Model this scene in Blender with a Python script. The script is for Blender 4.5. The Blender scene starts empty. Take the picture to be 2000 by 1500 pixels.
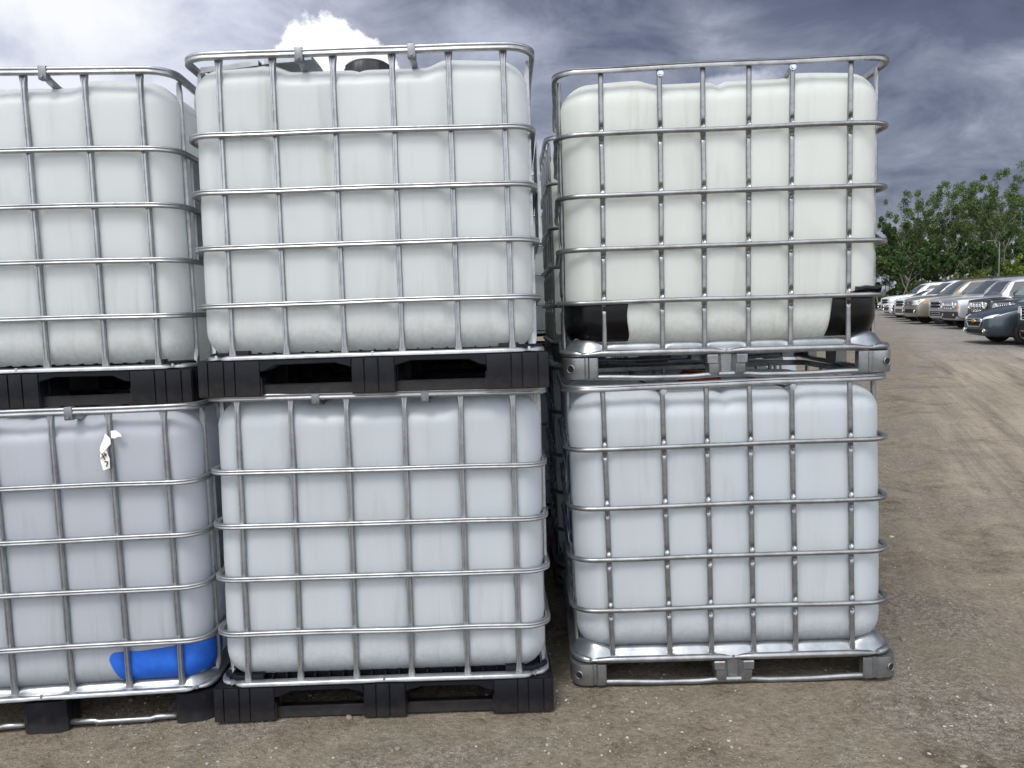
import bpy, bmesh, math, random
from mathutils import Vector, Matrix, noise
from mathutils.bvhtree import BVHTree
R = math.radians
scene = bpy.context.scene
COL = scene.collection

# ------------------------------------------------------------------ camera
CAM_H = 1.4386; PITCH = 0.09555; ROLL = -0.03582; FPX = 1.5005
cp, sp = math.cos(PITCH), math.sin(PITCH)
fwd = Vector((0, cp, -sp)); rt = Vector((1, 0, 0)); up = rt.cross(fwd)
cr, sr = math.cos(ROLL), math.sin(ROLL)
rt2 = cr*rt + sr*up; up2 = -sr*rt + cr*up
cam_d = bpy.data.cameras.new('camera'); cam = bpy.data.objects.new('camera', cam_d); COL.objects.link(cam)
M3 = Matrix((rt2, up2, -fwd)).transposed()
cam.matrix_world = Matrix.Translation((0, 0, CAM_H)) @ M3.to_4x4()
cam_d.sensor_width = 36; cam_d.lens = 36*FPX/2; cam_d.clip_start = .05; cam_d.clip_end = 2000
scene.camera = cam
scene.view_settings.view_transform = 'Standard'; scene.view_settings.look = 'None'
EXPO = 1.02
scene.view_settings.exposure = EXPO; scene.view_settings.gamma = 1
scene.cycles.max_bounces = 8; scene.cycles.diffuse_bounces = 4; scene.cycles.glossy_bounces = 4
scene.cycles.transmission_bounces = 6; scene.cycles.transparent_max_bounces = 6
scene.cycles.caustics_reflective = False; scene.cycles.caustics_refractive = False

# ------------------------------------------------------------------ world
SUN_EL, SUN_AZ = 58.0, 205.0        # azimuth clockwise from +Y (the view direction)
w = bpy.data.worlds.new("World"); scene.world = w; w.use_nodes = True
class NT:
    def __init__(s, nt): s.nt = nt; nt.nodes.clear()
    def n(s, t, **k):
        nd = s.nt.nodes.new(t)
        for a, v in k.items():
            if a.startswith('i_'): continue
            setattr(nd, a, v)
        return nd
    def l(s, a, b): s.nt.links.new(a, b)
    def set(s, sock, v):
        if isinstance(v, bpy.types.NodeSocket): s.l(v, sock)
        elif v is not None: sock.default_value = v
    def math(s, op, a, b=None, c=None, clamp=False):
        nd = s.n('ShaderNodeMath', operation=op, use_clamp=clamp); s.set(nd.inputs[0], a)
        if b is not None: s.set(nd.inputs[1], b)
        if c is not None: s.set(nd.inputs[2], c)
        return nd.outputs[0]
    def mix(s, f, a, b, mode='MIX'):
        nd = s.n('ShaderNodeMix', data_type='RGBA', blend_type=mode); s.set(nd.inputs[0], f)
        s.set(nd.inputs[6], a); s.set(nd.inputs[7], b); return nd.outputs[2]
    def ss(s, v, lo, hi, a=0., b=1.):
        nd = s.n('ShaderNodeMapRange', interpolation_type='SMOOTHSTEP'); s.set(nd.inputs[0], v)
        nd.inputs[1].default_value = lo; nd.inputs[2].default_value = hi
        nd.inputs[3].default_value = a; nd.inputs[4].default_value = b; return nd.outputs[0]
    def noise(s, vec, scale, detail=4, rough=.5, dist=0.):
        nd = s.n('ShaderNodeTexNoise'); s.set(nd.inputs['Vector'], vec); nd.inputs['Scale'].default_value = scale
        nd.inputs['Detail'].default_value = detail; nd.inputs['Roughness'].default_value = rough
        nd.inputs['Distortion'].default_value = dist; return nd.outputs['Fac']
    def ramp(s, f, stops):
        nd = s.n('ShaderNodeValToRGB'); s.set(nd.inputs[0], f); e = nd.color_ramp.elements
        while len(e) < len(stops): e.new(.5)
        for i, (p, c) in enumerate(stops):
            e[i].position = p; e[i].color = (*c, 1)
        return nd.outputs[0]
W = NT(w.node_tree)
sky = W.n('ShaderNodeTexSky', sky_type='NISHITA'); sky.sun_disc = False
sky.sun_elevation = R(SUN_EL); sky.sun_rotation = R(SUN_AZ)
sky.dust_density = 2.0
tc = W.n('ShaderNodeTexCoord'); sep = W.n('ShaderNodeSeparateXYZ'); W.l(tc.outputs['Generated'], sep.inputs[0])
X, Y, Z = sep.outputs
zz = W.math('ADD', W.math('MAXIMUM', Z, 0.), .34)
cmb = W.n('ShaderNodeCombineXYZ'); W.l(W.math('DIVIDE', X, zz), cmb.inputs[0]); W.l(W.math('DIVIDE', Y, zz), cmb.inputs[1]); cmb.inputs[2].default_value = 3.7
big = W.noise(cmb.outputs[0], 1.0, 6, .55, .3)
fine = W.noise(cmb.outputs[0], 3.6, 9, .60, .5)
# azimuth measure: -1 left .. +1 right in front of the camera
az = W.math('ARCTAN2', X, Y)
dirn = W.ss(az, -.42, .66)                                   # bright on the left, storm on the right
behind = W.ss(Y, -.5, .35)                                   # 1 in front, 0 behind
dark = W.math('MULTIPLY', dirn, behind)
elev = W.ss(Z, .06, .34)
t = W.math('ADD', W.math('MULTIPLY', W.math('SUBTRACT', big, .5), 1.4), W.math('MULTIPLY', W.math('SUBTRACT', fine, .5), .9))
lum = W.math('ADD', t, W.math('SUBTRACT', .655, W.math('MULTIPLY', dark, W.math('ADD', .40, W.math('MULTIPLY', elev, .24)))), clamp=True)
K = 10.0; BACK = 1.0
def c10(r, g, b): return (r*K, g*K, b*K)
# the ramp holds 0..1 colours, scaled afterwards
cl = W.ramp(lum, [(0.0, (.068, .076, .122)), (.24, (.112, .124, .188)), (.40, (.22, .236, .308)), (.56, (.40, .42, .505)), (.74, (.62, .645, .755)), (.95, (.90, .91, .97))])
# a bright cumulus head rising behind the middle stack, fixed direction in the sky
def blob(dx, dz, sx, sz, lo, hi, scale, amp):
    a = W.math('DIVIDE', W.math('SUBTRACT', az, dx), sx); b = W.math('DIVIDE', W.math('SUBTRACT', Z, dz), sz)
    d = W.math('SQRT', W.math('ADD', W.math('MULTIPLY', a, a), W.math('MULTIPLY', b, b)))
    n_ = W.noise(tc.outputs['Generated'], scale, 6, .6, .2)
    d = W.math('SUBTRACT', d, W.math('MULTIPLY', W.math('SUBTRACT', n_, .5), amp))
    return W.math('MULTIPLY', W.ss(d, hi, lo), W.ss(Y, 0., .1))
b1 = blob(-.206, .290, .080, .055, .90, 1.0, 20, 1.0)
b2 = blob(-.52, .335, .13, .045, .3, 1.25, 12, 1.8)
b3 = blob(.0, .325, .10, .035, .4, 1.2, 14, 1.6)
b4 = blob(.285, .258, .05, .011, .5, 1.1, 24, 1.8)
b5 = blob(-.55, .255, .14, .020, .3, 1.2, 18, 1.8)
cl = W.mix(W.math('MULTIPLY', b5, .8), cl, (.93, .94, 1, 1))
cl = W.mix(W.math('MULTIPLY', b3, .35), cl, (.62, .65, .80, 1))
cl = W.mix(W.math('MULTIPLY', b4, .6), cl, (.80, .82, .92, 1))
cl = W.mix(b2, cl, (.97, .97, 1, 1))
cl = W.mix(b1, cl, (1.06, 1.06, 1.06, 1))
# paler low band behind the trees
cl = W.mix(W.math('MULTIPLY', W.ss(Z, .10, .0), .55), cl, (.70, .73, .85, 1))

sc = W.n('ShaderNodeVectorMath', operation='SCALE'); W.l(cl, sc.inputs[0]); sc.inputs['Scale'].default_value = K/2**EXPO*1.05
cl2 = W.mix(W.ss(fine, .35, .7), (.78*K*BACK, .82*K*BACK, .90*K*BACK, 1), (1.0*K*BACK, 1.0*K*BACK, 1.03*K*BACK, 1))   # the brighter half of the sky, behind the camera and overhead
cl3 = W.mix(behind, cl2, sc.outputs[0])
mixw = W.mix(.92, sky.outputs[0], cl3)
bg = W.n('ShaderNodeBackground'); W.l(mixw, bg.inputs[0]); bg.inputs[1].default_value = .1
wo = W.n('ShaderNodeOutputWorld'); W.l(bg.outputs[0], wo.inputs[0])

sun_d = bpy.data.lights.new('sun', 'SUN'); sun_d.energy = 1.1; sun_d.angle = R(18); sun_d.color = (1, .96, .9)
sun = bpy.data.objects.new('sun', sun_d); COL.objects.link(sun)
a_, e_ = R(SUN_AZ), R(SUN_EL)
sdir = Vector((math.sin(a_)*math.cos(e_), math.cos(a_)*math.cos(e_), math.sin(e_)))
sun.rotation_euler = sdir.to_track_quat('Z', 'Y').to_euler(); sun.location = (-5, -10, 20)

# ------------------------------------------------------------------ helpers
def mat(name, col, rough=.5, metal=0., **k):
    m = bpy.data.materials.new(name); m.use_nodes = True; T = NT(m.node_tree)
    b = T.n('ShaderNodeBsdfPrincipled'); o = T.n('ShaderNodeOutputMaterial'); T.l(b.outputs[0], o.inputs[0])
    b.inputs['Base Color'].default_value = (*col, 1); b.inputs['Roughness'].default_value = rough; b.inputs['Metallic'].default_value = metal
    for a, v in k.items(): b.inputs[a.replace('_', ' ')].default_value = v
    return m, T, b, o
def bump(T, b, h, strength, dist=.01):
    bp = T.n('ShaderNodeBump'); bp.inputs['Strength'].default_value = strength; bp.inputs['Distance'].default_value = dist
    T.l(h, bp.inputs['Height']); T.l(bp.outputs[0], b.inputs['Normal'])
MATS = {}
def galv(name, c1, c2, rough, metal=.85):
    m, T, b, o = mat(name, c1, rough, metal); tc = T.n('ShaderNodeTexCoord')
    n1 = T.noise(tc.outputs['Object'], 9, 5, .6); n2 = T.noise(tc.outputs['Object'], 120, 3, .6); n3 = T.noise(tc.outputs['Object'], 28, 6, .7)
    f = T.math('ADD', T.math('MULTIPLY', n1, .6), T.math('MULTIPLY', n3, .4))
    c = T.mix(T.ss(f, .38, .62), (*c1, 1), (*c2, 1))
    c = T.mix(T.ss(n3, .66, .74, 0, .55), c, (.10, .085, .07, 1))            # grime spots
    T.l(c, b.inputs['Base Color'])
    T.l(T.math('ADD', rough-.1, T.math('MULTIPLY', n3, .25)), b.inputs['Roughness'])
    bump(T, b, n2, .12, .002); MATS[name] = m; return m
galv('zinc', (.44, .455, .47), (.29, .30, .31), .36)
galv('tube', (.36, .37, .38), (.22, .225, .23), .32)
galv('tray', (.38, .40, .42), (.26, .28, .30), .30)
galv('cast', (.34, .35, .36), (.22, .23, .24), .36)
galv('sheet', (.46, .48, .50), (.34, .36, .38), .42, .6); galv('clamp_zinc', (.24, .25, .26), (.17, .18, .19), .5)
def hdpe(name, c1, c2, tr):
    m, T, b, o = mat(name, c1, .38); tc = T.n('ShaderNodeTexCoord')
    mp = T.n('ShaderNodeMapping'); T.l(tc.outputs['Object'], mp.inputs[0]); mp.inputs['Scale'].default_value = (1, 1, .18)
    n1 = T.noise(mp.outputs[0], 9, 5, .6); n2 = T.noise(tc.outputs['Object'], 2.2, 3, .5); n3 = T.noise(tc.outputs['Object'], 60, 4, .7)
    f = T.math('ADD', T.math('MULTIPLY', n1, .5), T.math('MULTIPLY', n2, .5))
    c = T.mix(T.ss(f, .35, .65), (*c1, 1), (*c2, 1))
    c = T.mix(T.ss(n3, .68, .78, 0, .35), c, (c2[0]*.7, c2[1]*.68, c2[2]*.62, 1))
    mp2 = T.n('ShaderNodeMapping'); T.l(tc.outputs['Object'], mp2.inputs[0]); mp2.inputs['Scale'].default_value = (1, 1, .07)
    n4 = T.noise(mp2.outputs[0], 22, 6, .65, .3); sz = T.n('ShaderNodeSeparateXYZ'); T.l(tc.outputs['Object'], sz.inputs[0])
    stn = T.math('MULTIPLY', T.ss(n4, .50, .72), T.ss(n2, .42, .62))
    c = T.mix(T.math('MULTIPLY', stn, .30), c, (c2[0]*.62, c2[1]*.60, c2[2]*.52, 1))
    low = T.math('MULTIPLY', T.ss(sz.outputs[2], .34, .14), T.ss(n3, .35, .65))
    c = T.mix(T.math('MULTIPLY', low, .22), c, (.42, .38, .31, 1))
    T.l(c, b.inputs['Base Color']); bump(T, b, n2, .15, .02)
    b.inputs['Specular IOR Level'].default_value = .35
    t = T.n('ShaderNodeBsdfTranslucent'); T.l(c, t.inputs[0]); mx = T.n('ShaderNodeMixShader'); mx.inputs[0].default_value = tr
    T.l(b.outputs[0], mx.inputs[1]); T.l(t.outputs[0], mx.inputs[2]); T.l(mx.outputs[0], o.inputs[0]); MATS[name] = m; return m
hdpe('plastic_green', (.86, .89, .86), (.82, .845, .81), .46)
hdpe('plastic_white', (.82, .855, .855), (.78, .81, .81), .46)
hdpe('plastic_blue', (.755, .815, .86), (.72, .765, .80), .46)
hdpe('plastic_lilac', (.675, .715, .78), (.64, .675, .735), .46)
def black(name, c, rough, bs=.2):
    m, T, b, o = mat(name, c, rough, 0, Specular_IOR_Level=.22); tc = T.n('ShaderNodeTexCoord')
    n = T.noise(tc.outputs['Object'], 14, 6, .7); n2 = T.noise(tc.outputs['Object'], 150, 3, .6)
    cc = T.mix(T.ss(n, .45, .75, 0, .6), (*c, 1), (c[0]*2+.002, c[1]*2+.002, c[2]*2+.002, 1))
    sz = T.n('ShaderNodeSeparateXYZ'); T.l(tc.outputs['Object'], sz.inputs[0]); n5 = T.noise(tc.outputs['Object'], 30, 6, .7)
    if name == 'black_plastic': cc = T.mix(T.math('MULTIPLY', T.ss(T.math('SUBTRACT', sz.outputs[2], T.math('MULTIPLY', n5, .07)), .03, -.035), .16), cc, (.13, .115, .095, 1)); cc = T.mix(T.ss(n5, .60, .70, 0, .22), cc, (.07, .07, .07, 1))
    T.l(cc, b.inputs['Base Color'])
    T.l(T.math('ADD', rough-.12, T.math('MULTIPLY', n, .25)), b.inputs['Roughness']); bump(T, b, n2, bs, .003); MATS[name] = m
black('black_plastic', (.0048, .0052, .0082), .50)
black('black_film', (.002, .002, .0024), .24, .05)
MATS['blue_paint'], T, b, o = mat('blue_paint', (.012, .11, .56), .5)
tcx = T.n('ShaderNodeTexCoord'); nn = T.noise(tcx.outputs['Object'], 12, 5, .6)
T.l(T.mix(T.ss(nn, .35, .7), (.010, .095, .50, 1), (.018, .14, .62, 1)), b.inputs['Base Color'])
for nm, c, r_, mt in [('red', (.38, .02, .02), .45, 0), ('cap_black', (.012, .012, .014), .4, 0), ('yellow', (.55, .38, .05), .5, 0), ('paper', (.80, .79, .77), .8, 0),
                   ('ink', (.02, .02, .02), .7, 0), ('bolt', (.55, .60, .62), .3, .9), ('navy', (.02, .03, .09), .5, 0), ('label_white', (.65, .67, .70), .6, 0),
                   ('label_orange', (.45, .20, .12), .6, 0), ('tyre', (.02, .02, .021), .85, 0), ('rim', (.50, .51, .53), .3, .9), ('chrome', (.80, .81, .83), .12, 1.),
                   ('trim', (.018, .018, .02), .55, 0), ('gold', (.65, .47, .16), .3, .7), ('amber', (.75, .22, .03), .25, 0),
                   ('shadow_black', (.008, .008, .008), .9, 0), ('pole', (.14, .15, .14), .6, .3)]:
    MATS[nm] = mat(nm, c, r_, mt)[0]
MATS['glass'] = mat('glass', (.06, .072, .075), .04, 0, Specular_IOR_Level=1.0)[0]
MATS['glass_light'] = mat('glass_light', (.22, .28, .28), .05, 0, Specular_IOR_Level=1.0)[0]
MATS['lamp_glass'] = mat('lamp_glass', (.80, .82, .78), .08, 0.25)[0]
def paint(name, c, metal=.45):
    m, T, b, o = mat(name, c, .32, metal, Coat_Weight=.6, Coat_Roughness=.06); MATS[name] = m
    tc = T.n('ShaderNodeTexCoord'); n = T.noise(tc.outputs['Object'], 3, 4, .6)
    T.l(T.mix(T.ss(n, .4, .75, 0, .35), (*c, 1), (c[0]*.8+.03, c[1]*.8+.027, c[2]*.8+.022, 1)), b.inputs['Base Color'])
paint('paint_teal', (.034, .050, .065)); paint('paint_black', (.012, .012, .014), .2); paint('paint_silver', (.50, .51, .54)); paint('paint_tan', (.24, .225, .185))
paint('paint_white', (.75, .76, .77), 0); paint('paint_grey', (.13, .14, .17)); paint('paint_charcoal', (.05, .052, .06))

class MB:
    def __init__(s): s.v = []; s.f = []; s.m = []; s.mi = 0
    def add(s, vs, fs):
        o = len(s.v); s.v += [tuple(v) for v in vs]; s.f += [tuple(i+o for i in f) for f in fs]; s.m += [s.mi]*len(fs)
    def box(s, x0, x1, y0, y1, z0, z1, b=0.0):
        if b <= 0:
            s.add([(x0,y0,z0),(x1,y0,z0),(x1,y1,z0),(x0,y1,z0),(x0,y0,z1),(x1,y0,z1),(x1,y1,z1),(x0,y1,z1)],
                  [(0,3,2,1),(4,5,6,7),(0,1,5,4),(1,2,6,5),(2,3,7,6),(3,0,4,7)]); return
        bm = bmesh.new(); bmesh.ops.create_cube(bm, size=1)
        for v in bm.verts: v.co = Vector(((x0+x1)/2+v.co.x*(x1-x0), (y0+y1)/2+v.co.y*(y1-y0), (z0+z1)/2+v.co.z*(z1-z0)))
        bmesh.ops.bevel(bm, geom=bm.edges[:], offset=b, segments=2, affect='EDGES', profile=.5)
        s.addbm(bm); bm.free()
    def addbm(s, bm, mtx=None):
        bm.verts.index_update(); s.add([(mtx @ v.co if mtx else v.co) for v in bm.verts], [[v.index for v in f.verts] for f in bm.faces])
    def prism(s, pts, axis, a0, a1):          # pts in the two other axes, extruded along axis
        n = len(pts)
        def P(p, a): return {'x': (a, p[0], p[1]), 'y': (p[0], a, p[1]), 'z': (p[0], p[1], a)}[axis]
        vs = [P(p, a0) for p in pts]+[P(p, a1) for p in pts]
        fs = [tuple(range(n))[::-1], tuple(range(n, 2*n))]+[(i, (i+1) % n, n+(i+1) % n, n+i) for i in range(n)]
        s.add(vs, fs)
    def rings(s, rings, close=False, caps=True):
        n = len(rings[0]); vs = [p for r in rings for p in r]; fs = []
        m = len(rings)
        for i in range(m if close else m-1):
            a, b = i*n, ((i+1) % m)*n
            for j in range(n): fs.append((a+j, a+(j+1) % n, b+(j+1) % n, b+j))
        if caps and not close: fs += [tuple(range(n))[::-1], tuple(range((m-1)*n, m*n))]
        s.add(vs, fs)
    def tube(s, pts, r, n=8, close=False):
        pts = [Vector(p) for p in pts]; m = len(pts); rs = r if isinstance(r, (list, tuple)) else [r]*m; rings = []; ref = None
        for i, p in enumerate(pts):
            if close: d = pts[(i+1) % m]-pts[i-1]
            else: d = pts[min(i+1, m-1)]-pts[max(i-1, 0)]
            d.normalize()
            if ref is None: ref = Vector((0, 0, 1)) if abs(d.z) < .9 else Vector((1, 0, 0))
            a = (ref-d*ref.dot(d)).normalized(); ref = a; b = d.cross(a)
            rings.append([p+rs[i]*(math.cos(2*math.pi*k/n)*a+math.sin(2*math.pi*k/n)*b) for k in range(n)])
        s.rings(rings, close)
    def cyl(s, c, ax, r, h, n=16, r2=None, bev=0):   # along axis letter, centred
        r2 = r if r2 is None else r2; c = Vector(c)
        A = {'x': (Vector((1,0,0)), Vector((0,1,0)), Vector((0,0,1))), 'y': (Vector((0,1,0)), Vector((0,0,1)), Vector((1,0,0))), 'z': (Vector((0,0,1)), Vector((1,0,0)), Vector((0,1,0)))}[ax]
        prof = [(-h/2, r), (h/2, r2)] if not bev else [(-h/2, r-bev), (-h/2+bev, r), (h/2-bev, r2), (h/2, r2-bev)]
        s.rings([[c+A[0]*t+rr*(math.cos(2*math.pi*k/n)*A[1]+math.sin(2*math.pi*k/n)*A[2]) for k in range(n)] for t, rr in prof])
    def ball(s, c, r, sz=(1,1,1), sub=1):
        bm = bmesh.new(); bmesh.ops.create_icosphere(bm, subdivisions=sub, radius=r)
        s.addbm(bm, Matrix.Translation(c) @ Matrix.Diagonal((*sz, 1))); bm.free()
    def build(s, name, mats, parent=None, smooth=False, loc=None, fixn=True):
        me = bpy.data.meshes.new(name); me.from_pydata(s.v, [], s.f)
        if isinstance(mats, str): mats = [mats]
        for m in mats: me.materials.append(MATS[m])
        if len(mats) > 1: me.polygons.foreach_set('material_index', s.m)
        if fixn:
            bm = bmesh.new(); bm.from_mesh(me); bmesh.ops.recalc_face_normals(bm, faces=bm.faces[:]); bm.to_mesh(me); bm.free()
        if smooth:
            me.polygons.foreach_set('use_smooth', [True]*len(me.polygons))
            if smooth != 'all': me.set_sharp_from_angle(angle=R(40 if smooth is True else smooth))
        o = bpy.data.objects.new(name, me); COL.objects.link(o)
        if parent: o.parent = parent
        if loc: o.location = loc
        return o
def tag(o, label=None, cat=None, group=None, kind=None):
    if label: o['label'] = label
    if cat: o['category'] = cat
    if group: o['group'] = group
    if kind: o['kind'] = kind
    return o
def thing(name, label, cat, group=None, loc=(0,0,0), mtx=None):
    o = bpy.data.objects.new(name, None); COL.objects.link(o); o.empty_display_size = .2; o.location = loc
    if mtx is not None: o.matrix_world = mtx
    return tag(o, label, cat, group)
KIDS = {}
def copy_tree(o, parent=None, kids=None):
    c = o.copy(); COL.objects.link(c)
    if parent: c.parent = parent
    for ch in kids[o.name]: copy_tree(ch, c, kids)
    return c
def kidmap():
    k = {o.name: [] for o in bpy.data.objects}
    for o in bpy.data.objects:
        if o.parent: k[o.parent.name].append(o)
    return k
def smooth01(t): t = max(0, min(1, t)); return t*t*(3-2*t)

# ------------------------------------------------------------------ ground
TOTES = {  # x, y, rotation, tilt back, tilt side
 '2U': (-.47191, 3.1118, -.00197, .03863, .00469), '2L': (-.50441, 3.09836, .02568, .03913, .01396),
 '3U': (.83186, 3.34595, -.05932, -.00063, .00568), '3L': (.81341, 3.26423, -.03499, .01448, -.0079),
 '1U': (-1.75471, 3.17473, .0501, .00252, .0088), '1L': (-1.73383, 3.09166, .06811, .00486, .00663)}
UPZ = 1.1546
def ground_z(x, y):
    z = 0
    for k in ('1L', '2L', '3L'):
        x0, y0, a, ex, ey = TOTES[k]
        wx = math.exp(-((x-x0)/.72)**6)*math.exp(-((y-y0)/1.0)**4)
        z += wx*(-ex*(y-y0)-ey*(x-x0))
    d = math.hypot(x-.3, y-3)
    rough = .012*noise.fractal(Vector((x*.9, y*.9, 0)), 1., 2., 4)*min(1, .5+d*.1)
    z += .009*max(0, y-4)*smooth01((y-4)/6)
    z += rough+(.004*noise.noise(Vector((x*6, y*6, 3)))) - .004
    # wheel ruts in the lane
    if y > 2.5 and x > 1.6:
        for off, dp in ((-.9, .024), (.1, .03), (.5, .016), (1.7, .026), (2.5, .02), (4.0, .035), (5.8, .03)):
            xc = 2.6+off+(y-5)*(.36+.02*off)+.15*math.sin(y*.35+off)
            z -= dp*math.exp(-((x-xc)/.16)**2)-.4*dp*math.exp(-((abs(x-xc)-.3)/.1)**2)
    return z
def build_ground():
    def axis(lo, hi, c0, c1, fine, grow):
        a = []; t = c0
        while t <= c1: a.append(t); t += fine
        s = fine; t = a[-1]
        while t < hi: s *= grow; t += s; a.append(t)
        s = fine; t = c0; b = []
        while t > lo: s *= grow; t -= s; b.append(t)
        return b[::-1]+a
    xs = axis(-400, 500, -2.6, 4.6, .04, 1.09); ys = axis(-200, 700, 1.9, 7.5, .04, 1.07)
    mb = MB(); nx = len(xs)
    mb.add([(x, y, ground_z(x, y) if abs(x) < 60 and -20 < y < 90 else .009*max(0, min(y, 200)-4)) for y in ys for x in xs], [(j*nx+i, j*nx+i+1, (j+1)*nx+i+1, (j+1)*nx+i) for j in range(len(ys)-1) for i in range(nx-1)])
    m, T, b, o = mat('dirt', (.2, .17, .13), .95); MATS['dirt'] = m; b.inputs['Specular IOR Level'].default_value = .15
    tc = T.n('ShaderNodeTexCoord'); V = tc.outputs['Object']
    n0 = T.noise(V, .35, 4, .55); n1 = T.noise(V, 1.6, 6, .6, .3); n2 = T.noise(V, 9, 6, .65); n3 = T.noise(V, 45, 4, .7); n4 = T.noise(V, 180, 3, .6)
    mp = T.n('ShaderNodeMapping'); mp.vector_type = 'TEXTURE'; T.l(V, mp.inputs[0]); mp.inputs['Rotation'].default_value = (0, 0, R(66)); mp.inputs['Scale'].default_value = (6, .42, 1)
    tr = T.noise(mp.outputs[0], 1.3, 7, .68, .25)
    f = T.math('ADD', T.math('ADD', T.math('MULTIPLY', n1, .35), T.math('MULTIPLY', n2, .30)), T.math('MULTIPLY', n3, .35))
    c = T.ramp(f, [(.37, (.080, .065, .047)), (.46, (.168, .141, .107)), (.54, (.228, .195, .150)), (.64, (.32, .28, .222))])
    # lane: compacted paler sandy ground with tracks, away from the stacks
    sp_ = T.n('ShaderNodeSeparateXYZ'); T.l(V, sp_.inputs[0])
    u = T.math('SUBTRACT', sp_.outputs[0], T.math('MULTIPLY', sp_.outputs[1], .52))
    mq = T.n('ShaderNodeMapping'); mq.vector_type = 'TEXTURE'; T.l(V, mq.inputs[0]); mq.inputs['Rotation'].default_value = (0, 0, R(68)); mq.inputs['Scale'].default_value = (9, .10, 1)
    tl = T.noise(mq.outputs[0], 1.0, 4, .6, .1)
    lane = T.math('MULTIPLY', T.ss(T.math('ADD', u, T.math('MULTIPLY', n1, 2.2)), .8, 2.1), T.ss(sp_.outputs[1], 2.4, 3.8))
    lc = T.ramp(T.math('ADD', T.math('ADD', T.math('MULTIPLY', tr, .62), T.math('MULTIPLY', n3, .2)), T.math('MULTIPLY', n2, .18)), [(.38, (.135, .112, .088)), (.47, (.26, .222, .175)), (.57, (.37, .322, .258))])
    lc = T.mix(T.math('MULTIPLY', T.ss(tl, .52, .64), .38), lc, (.12, .10, .08, 1)); lc = T.mix(T.math('MULTIPLY', T.ss(tl, .46, .36), .35), lc, (.40, .35, .29, 1))
    c = T.mix(T.math('MULTIPLY', lane, T.ss(n0, .25, .6, .5, .95)), c, lc)
    lot = T.ss(T.math('SUBTRACT', sp_.outputs[0], T.math('MULTIPLY', sp_.outputs[1], .38)), 1.5, 4.5)
    lot = T.math('MULTIPLY', lot, T.ss(sp_.outputs[1], 13, 20))
    gv = T.ramp(T.math('ADD', T.math('MULTIPLY', n2, .5), T.math('MULTIPLY', n3, .5)), [(.38, (.15, .14, .13)), (.5, (.25, .24, .225)), (.62, (.36, .345, .32))])
    c = T.mix(T.math('MULTIPLY', lot, .85), c, gv)
    # coarse grey grit lying in patches
    gm = T.noise(V, .9, 5, .6, .5)
    gp = T.ramp(T.math('ADD', T.math('MULTIPLY', n3, .55), T.math('MULTIPLY', n4, .45)), [(.38, (.07, .061, .052)), (.47, (.15, .134, .116)), (.55, (.235, .212, .185)), (.66, (.42, .39, .35))])
    gmask = T.math('MULTIPLY', T.ss(T.math('ADD', gm, T.math('MULTIPLY', n2, .35)), .66, .78), T.math('SUBTRACT', 1., T.math('MULTIPLY', lane, .65)))
    c = T.mix(T.math('MULTIPLY', gmask, .62), c, gp)
    # damp darker, slightly mossy patches
    damp = T.math('MULTIPLY', T.ss(n1, .50, .62), T.math('SUBTRACT', 1., lane))
    c = T.mix(T.math('MULTIPLY', damp, .38), c, (.095, .088, .062, 1))
    # grit: tiny pale and dark chips
    vo = T.n('ShaderNodeTexVoronoi'); T.l(V, vo.inputs['Vector']); vo.inputs['Scale'].default_value = 95; 
    sx = T.n('ShaderNodeSeparateXYZ'); T.l(vo.outputs['Color'], sx.inputs[0])
    chip = T.math('MULTIPLY', T.ss(vo.outputs['Distance'], .34, .22), T.ss(sx.outputs[0], .72, .80))
    chip2 = T.math('MULTIPLY', T.ss(vo.outputs['Distance'], .40, .28), T.ss(sx.outputs[1], .72, .80))
    c = T.mix(T.math('MULTIPLY', chip2, .5), c, (.065, .056, .046, 1)); c = T.mix(T.math('MULTIPLY', chip, .6), c, (.44, .41, .37, 1))
    T.l(c, b.inputs['Base Color'])
    h = T.math('ADD', T.math('ADD', T.math('MULTIPLY', n2, .5), T.math('MULTIPLY', n3, .7)), T.math('ADD', T.math('MULTIPLY', n4, .12), T.math('MULTIPLY', chip, .25)))
    h = T.math('ADD', h, T.math('MULTIPLY', T.math('MULTIPLY', tr, lane), 2.2))
    bump(T, b, h, .9, .02)
    tag(mb.build('ground', 'dirt', smooth='all', fixn=False), kind='structure')
build_ground()

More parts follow.
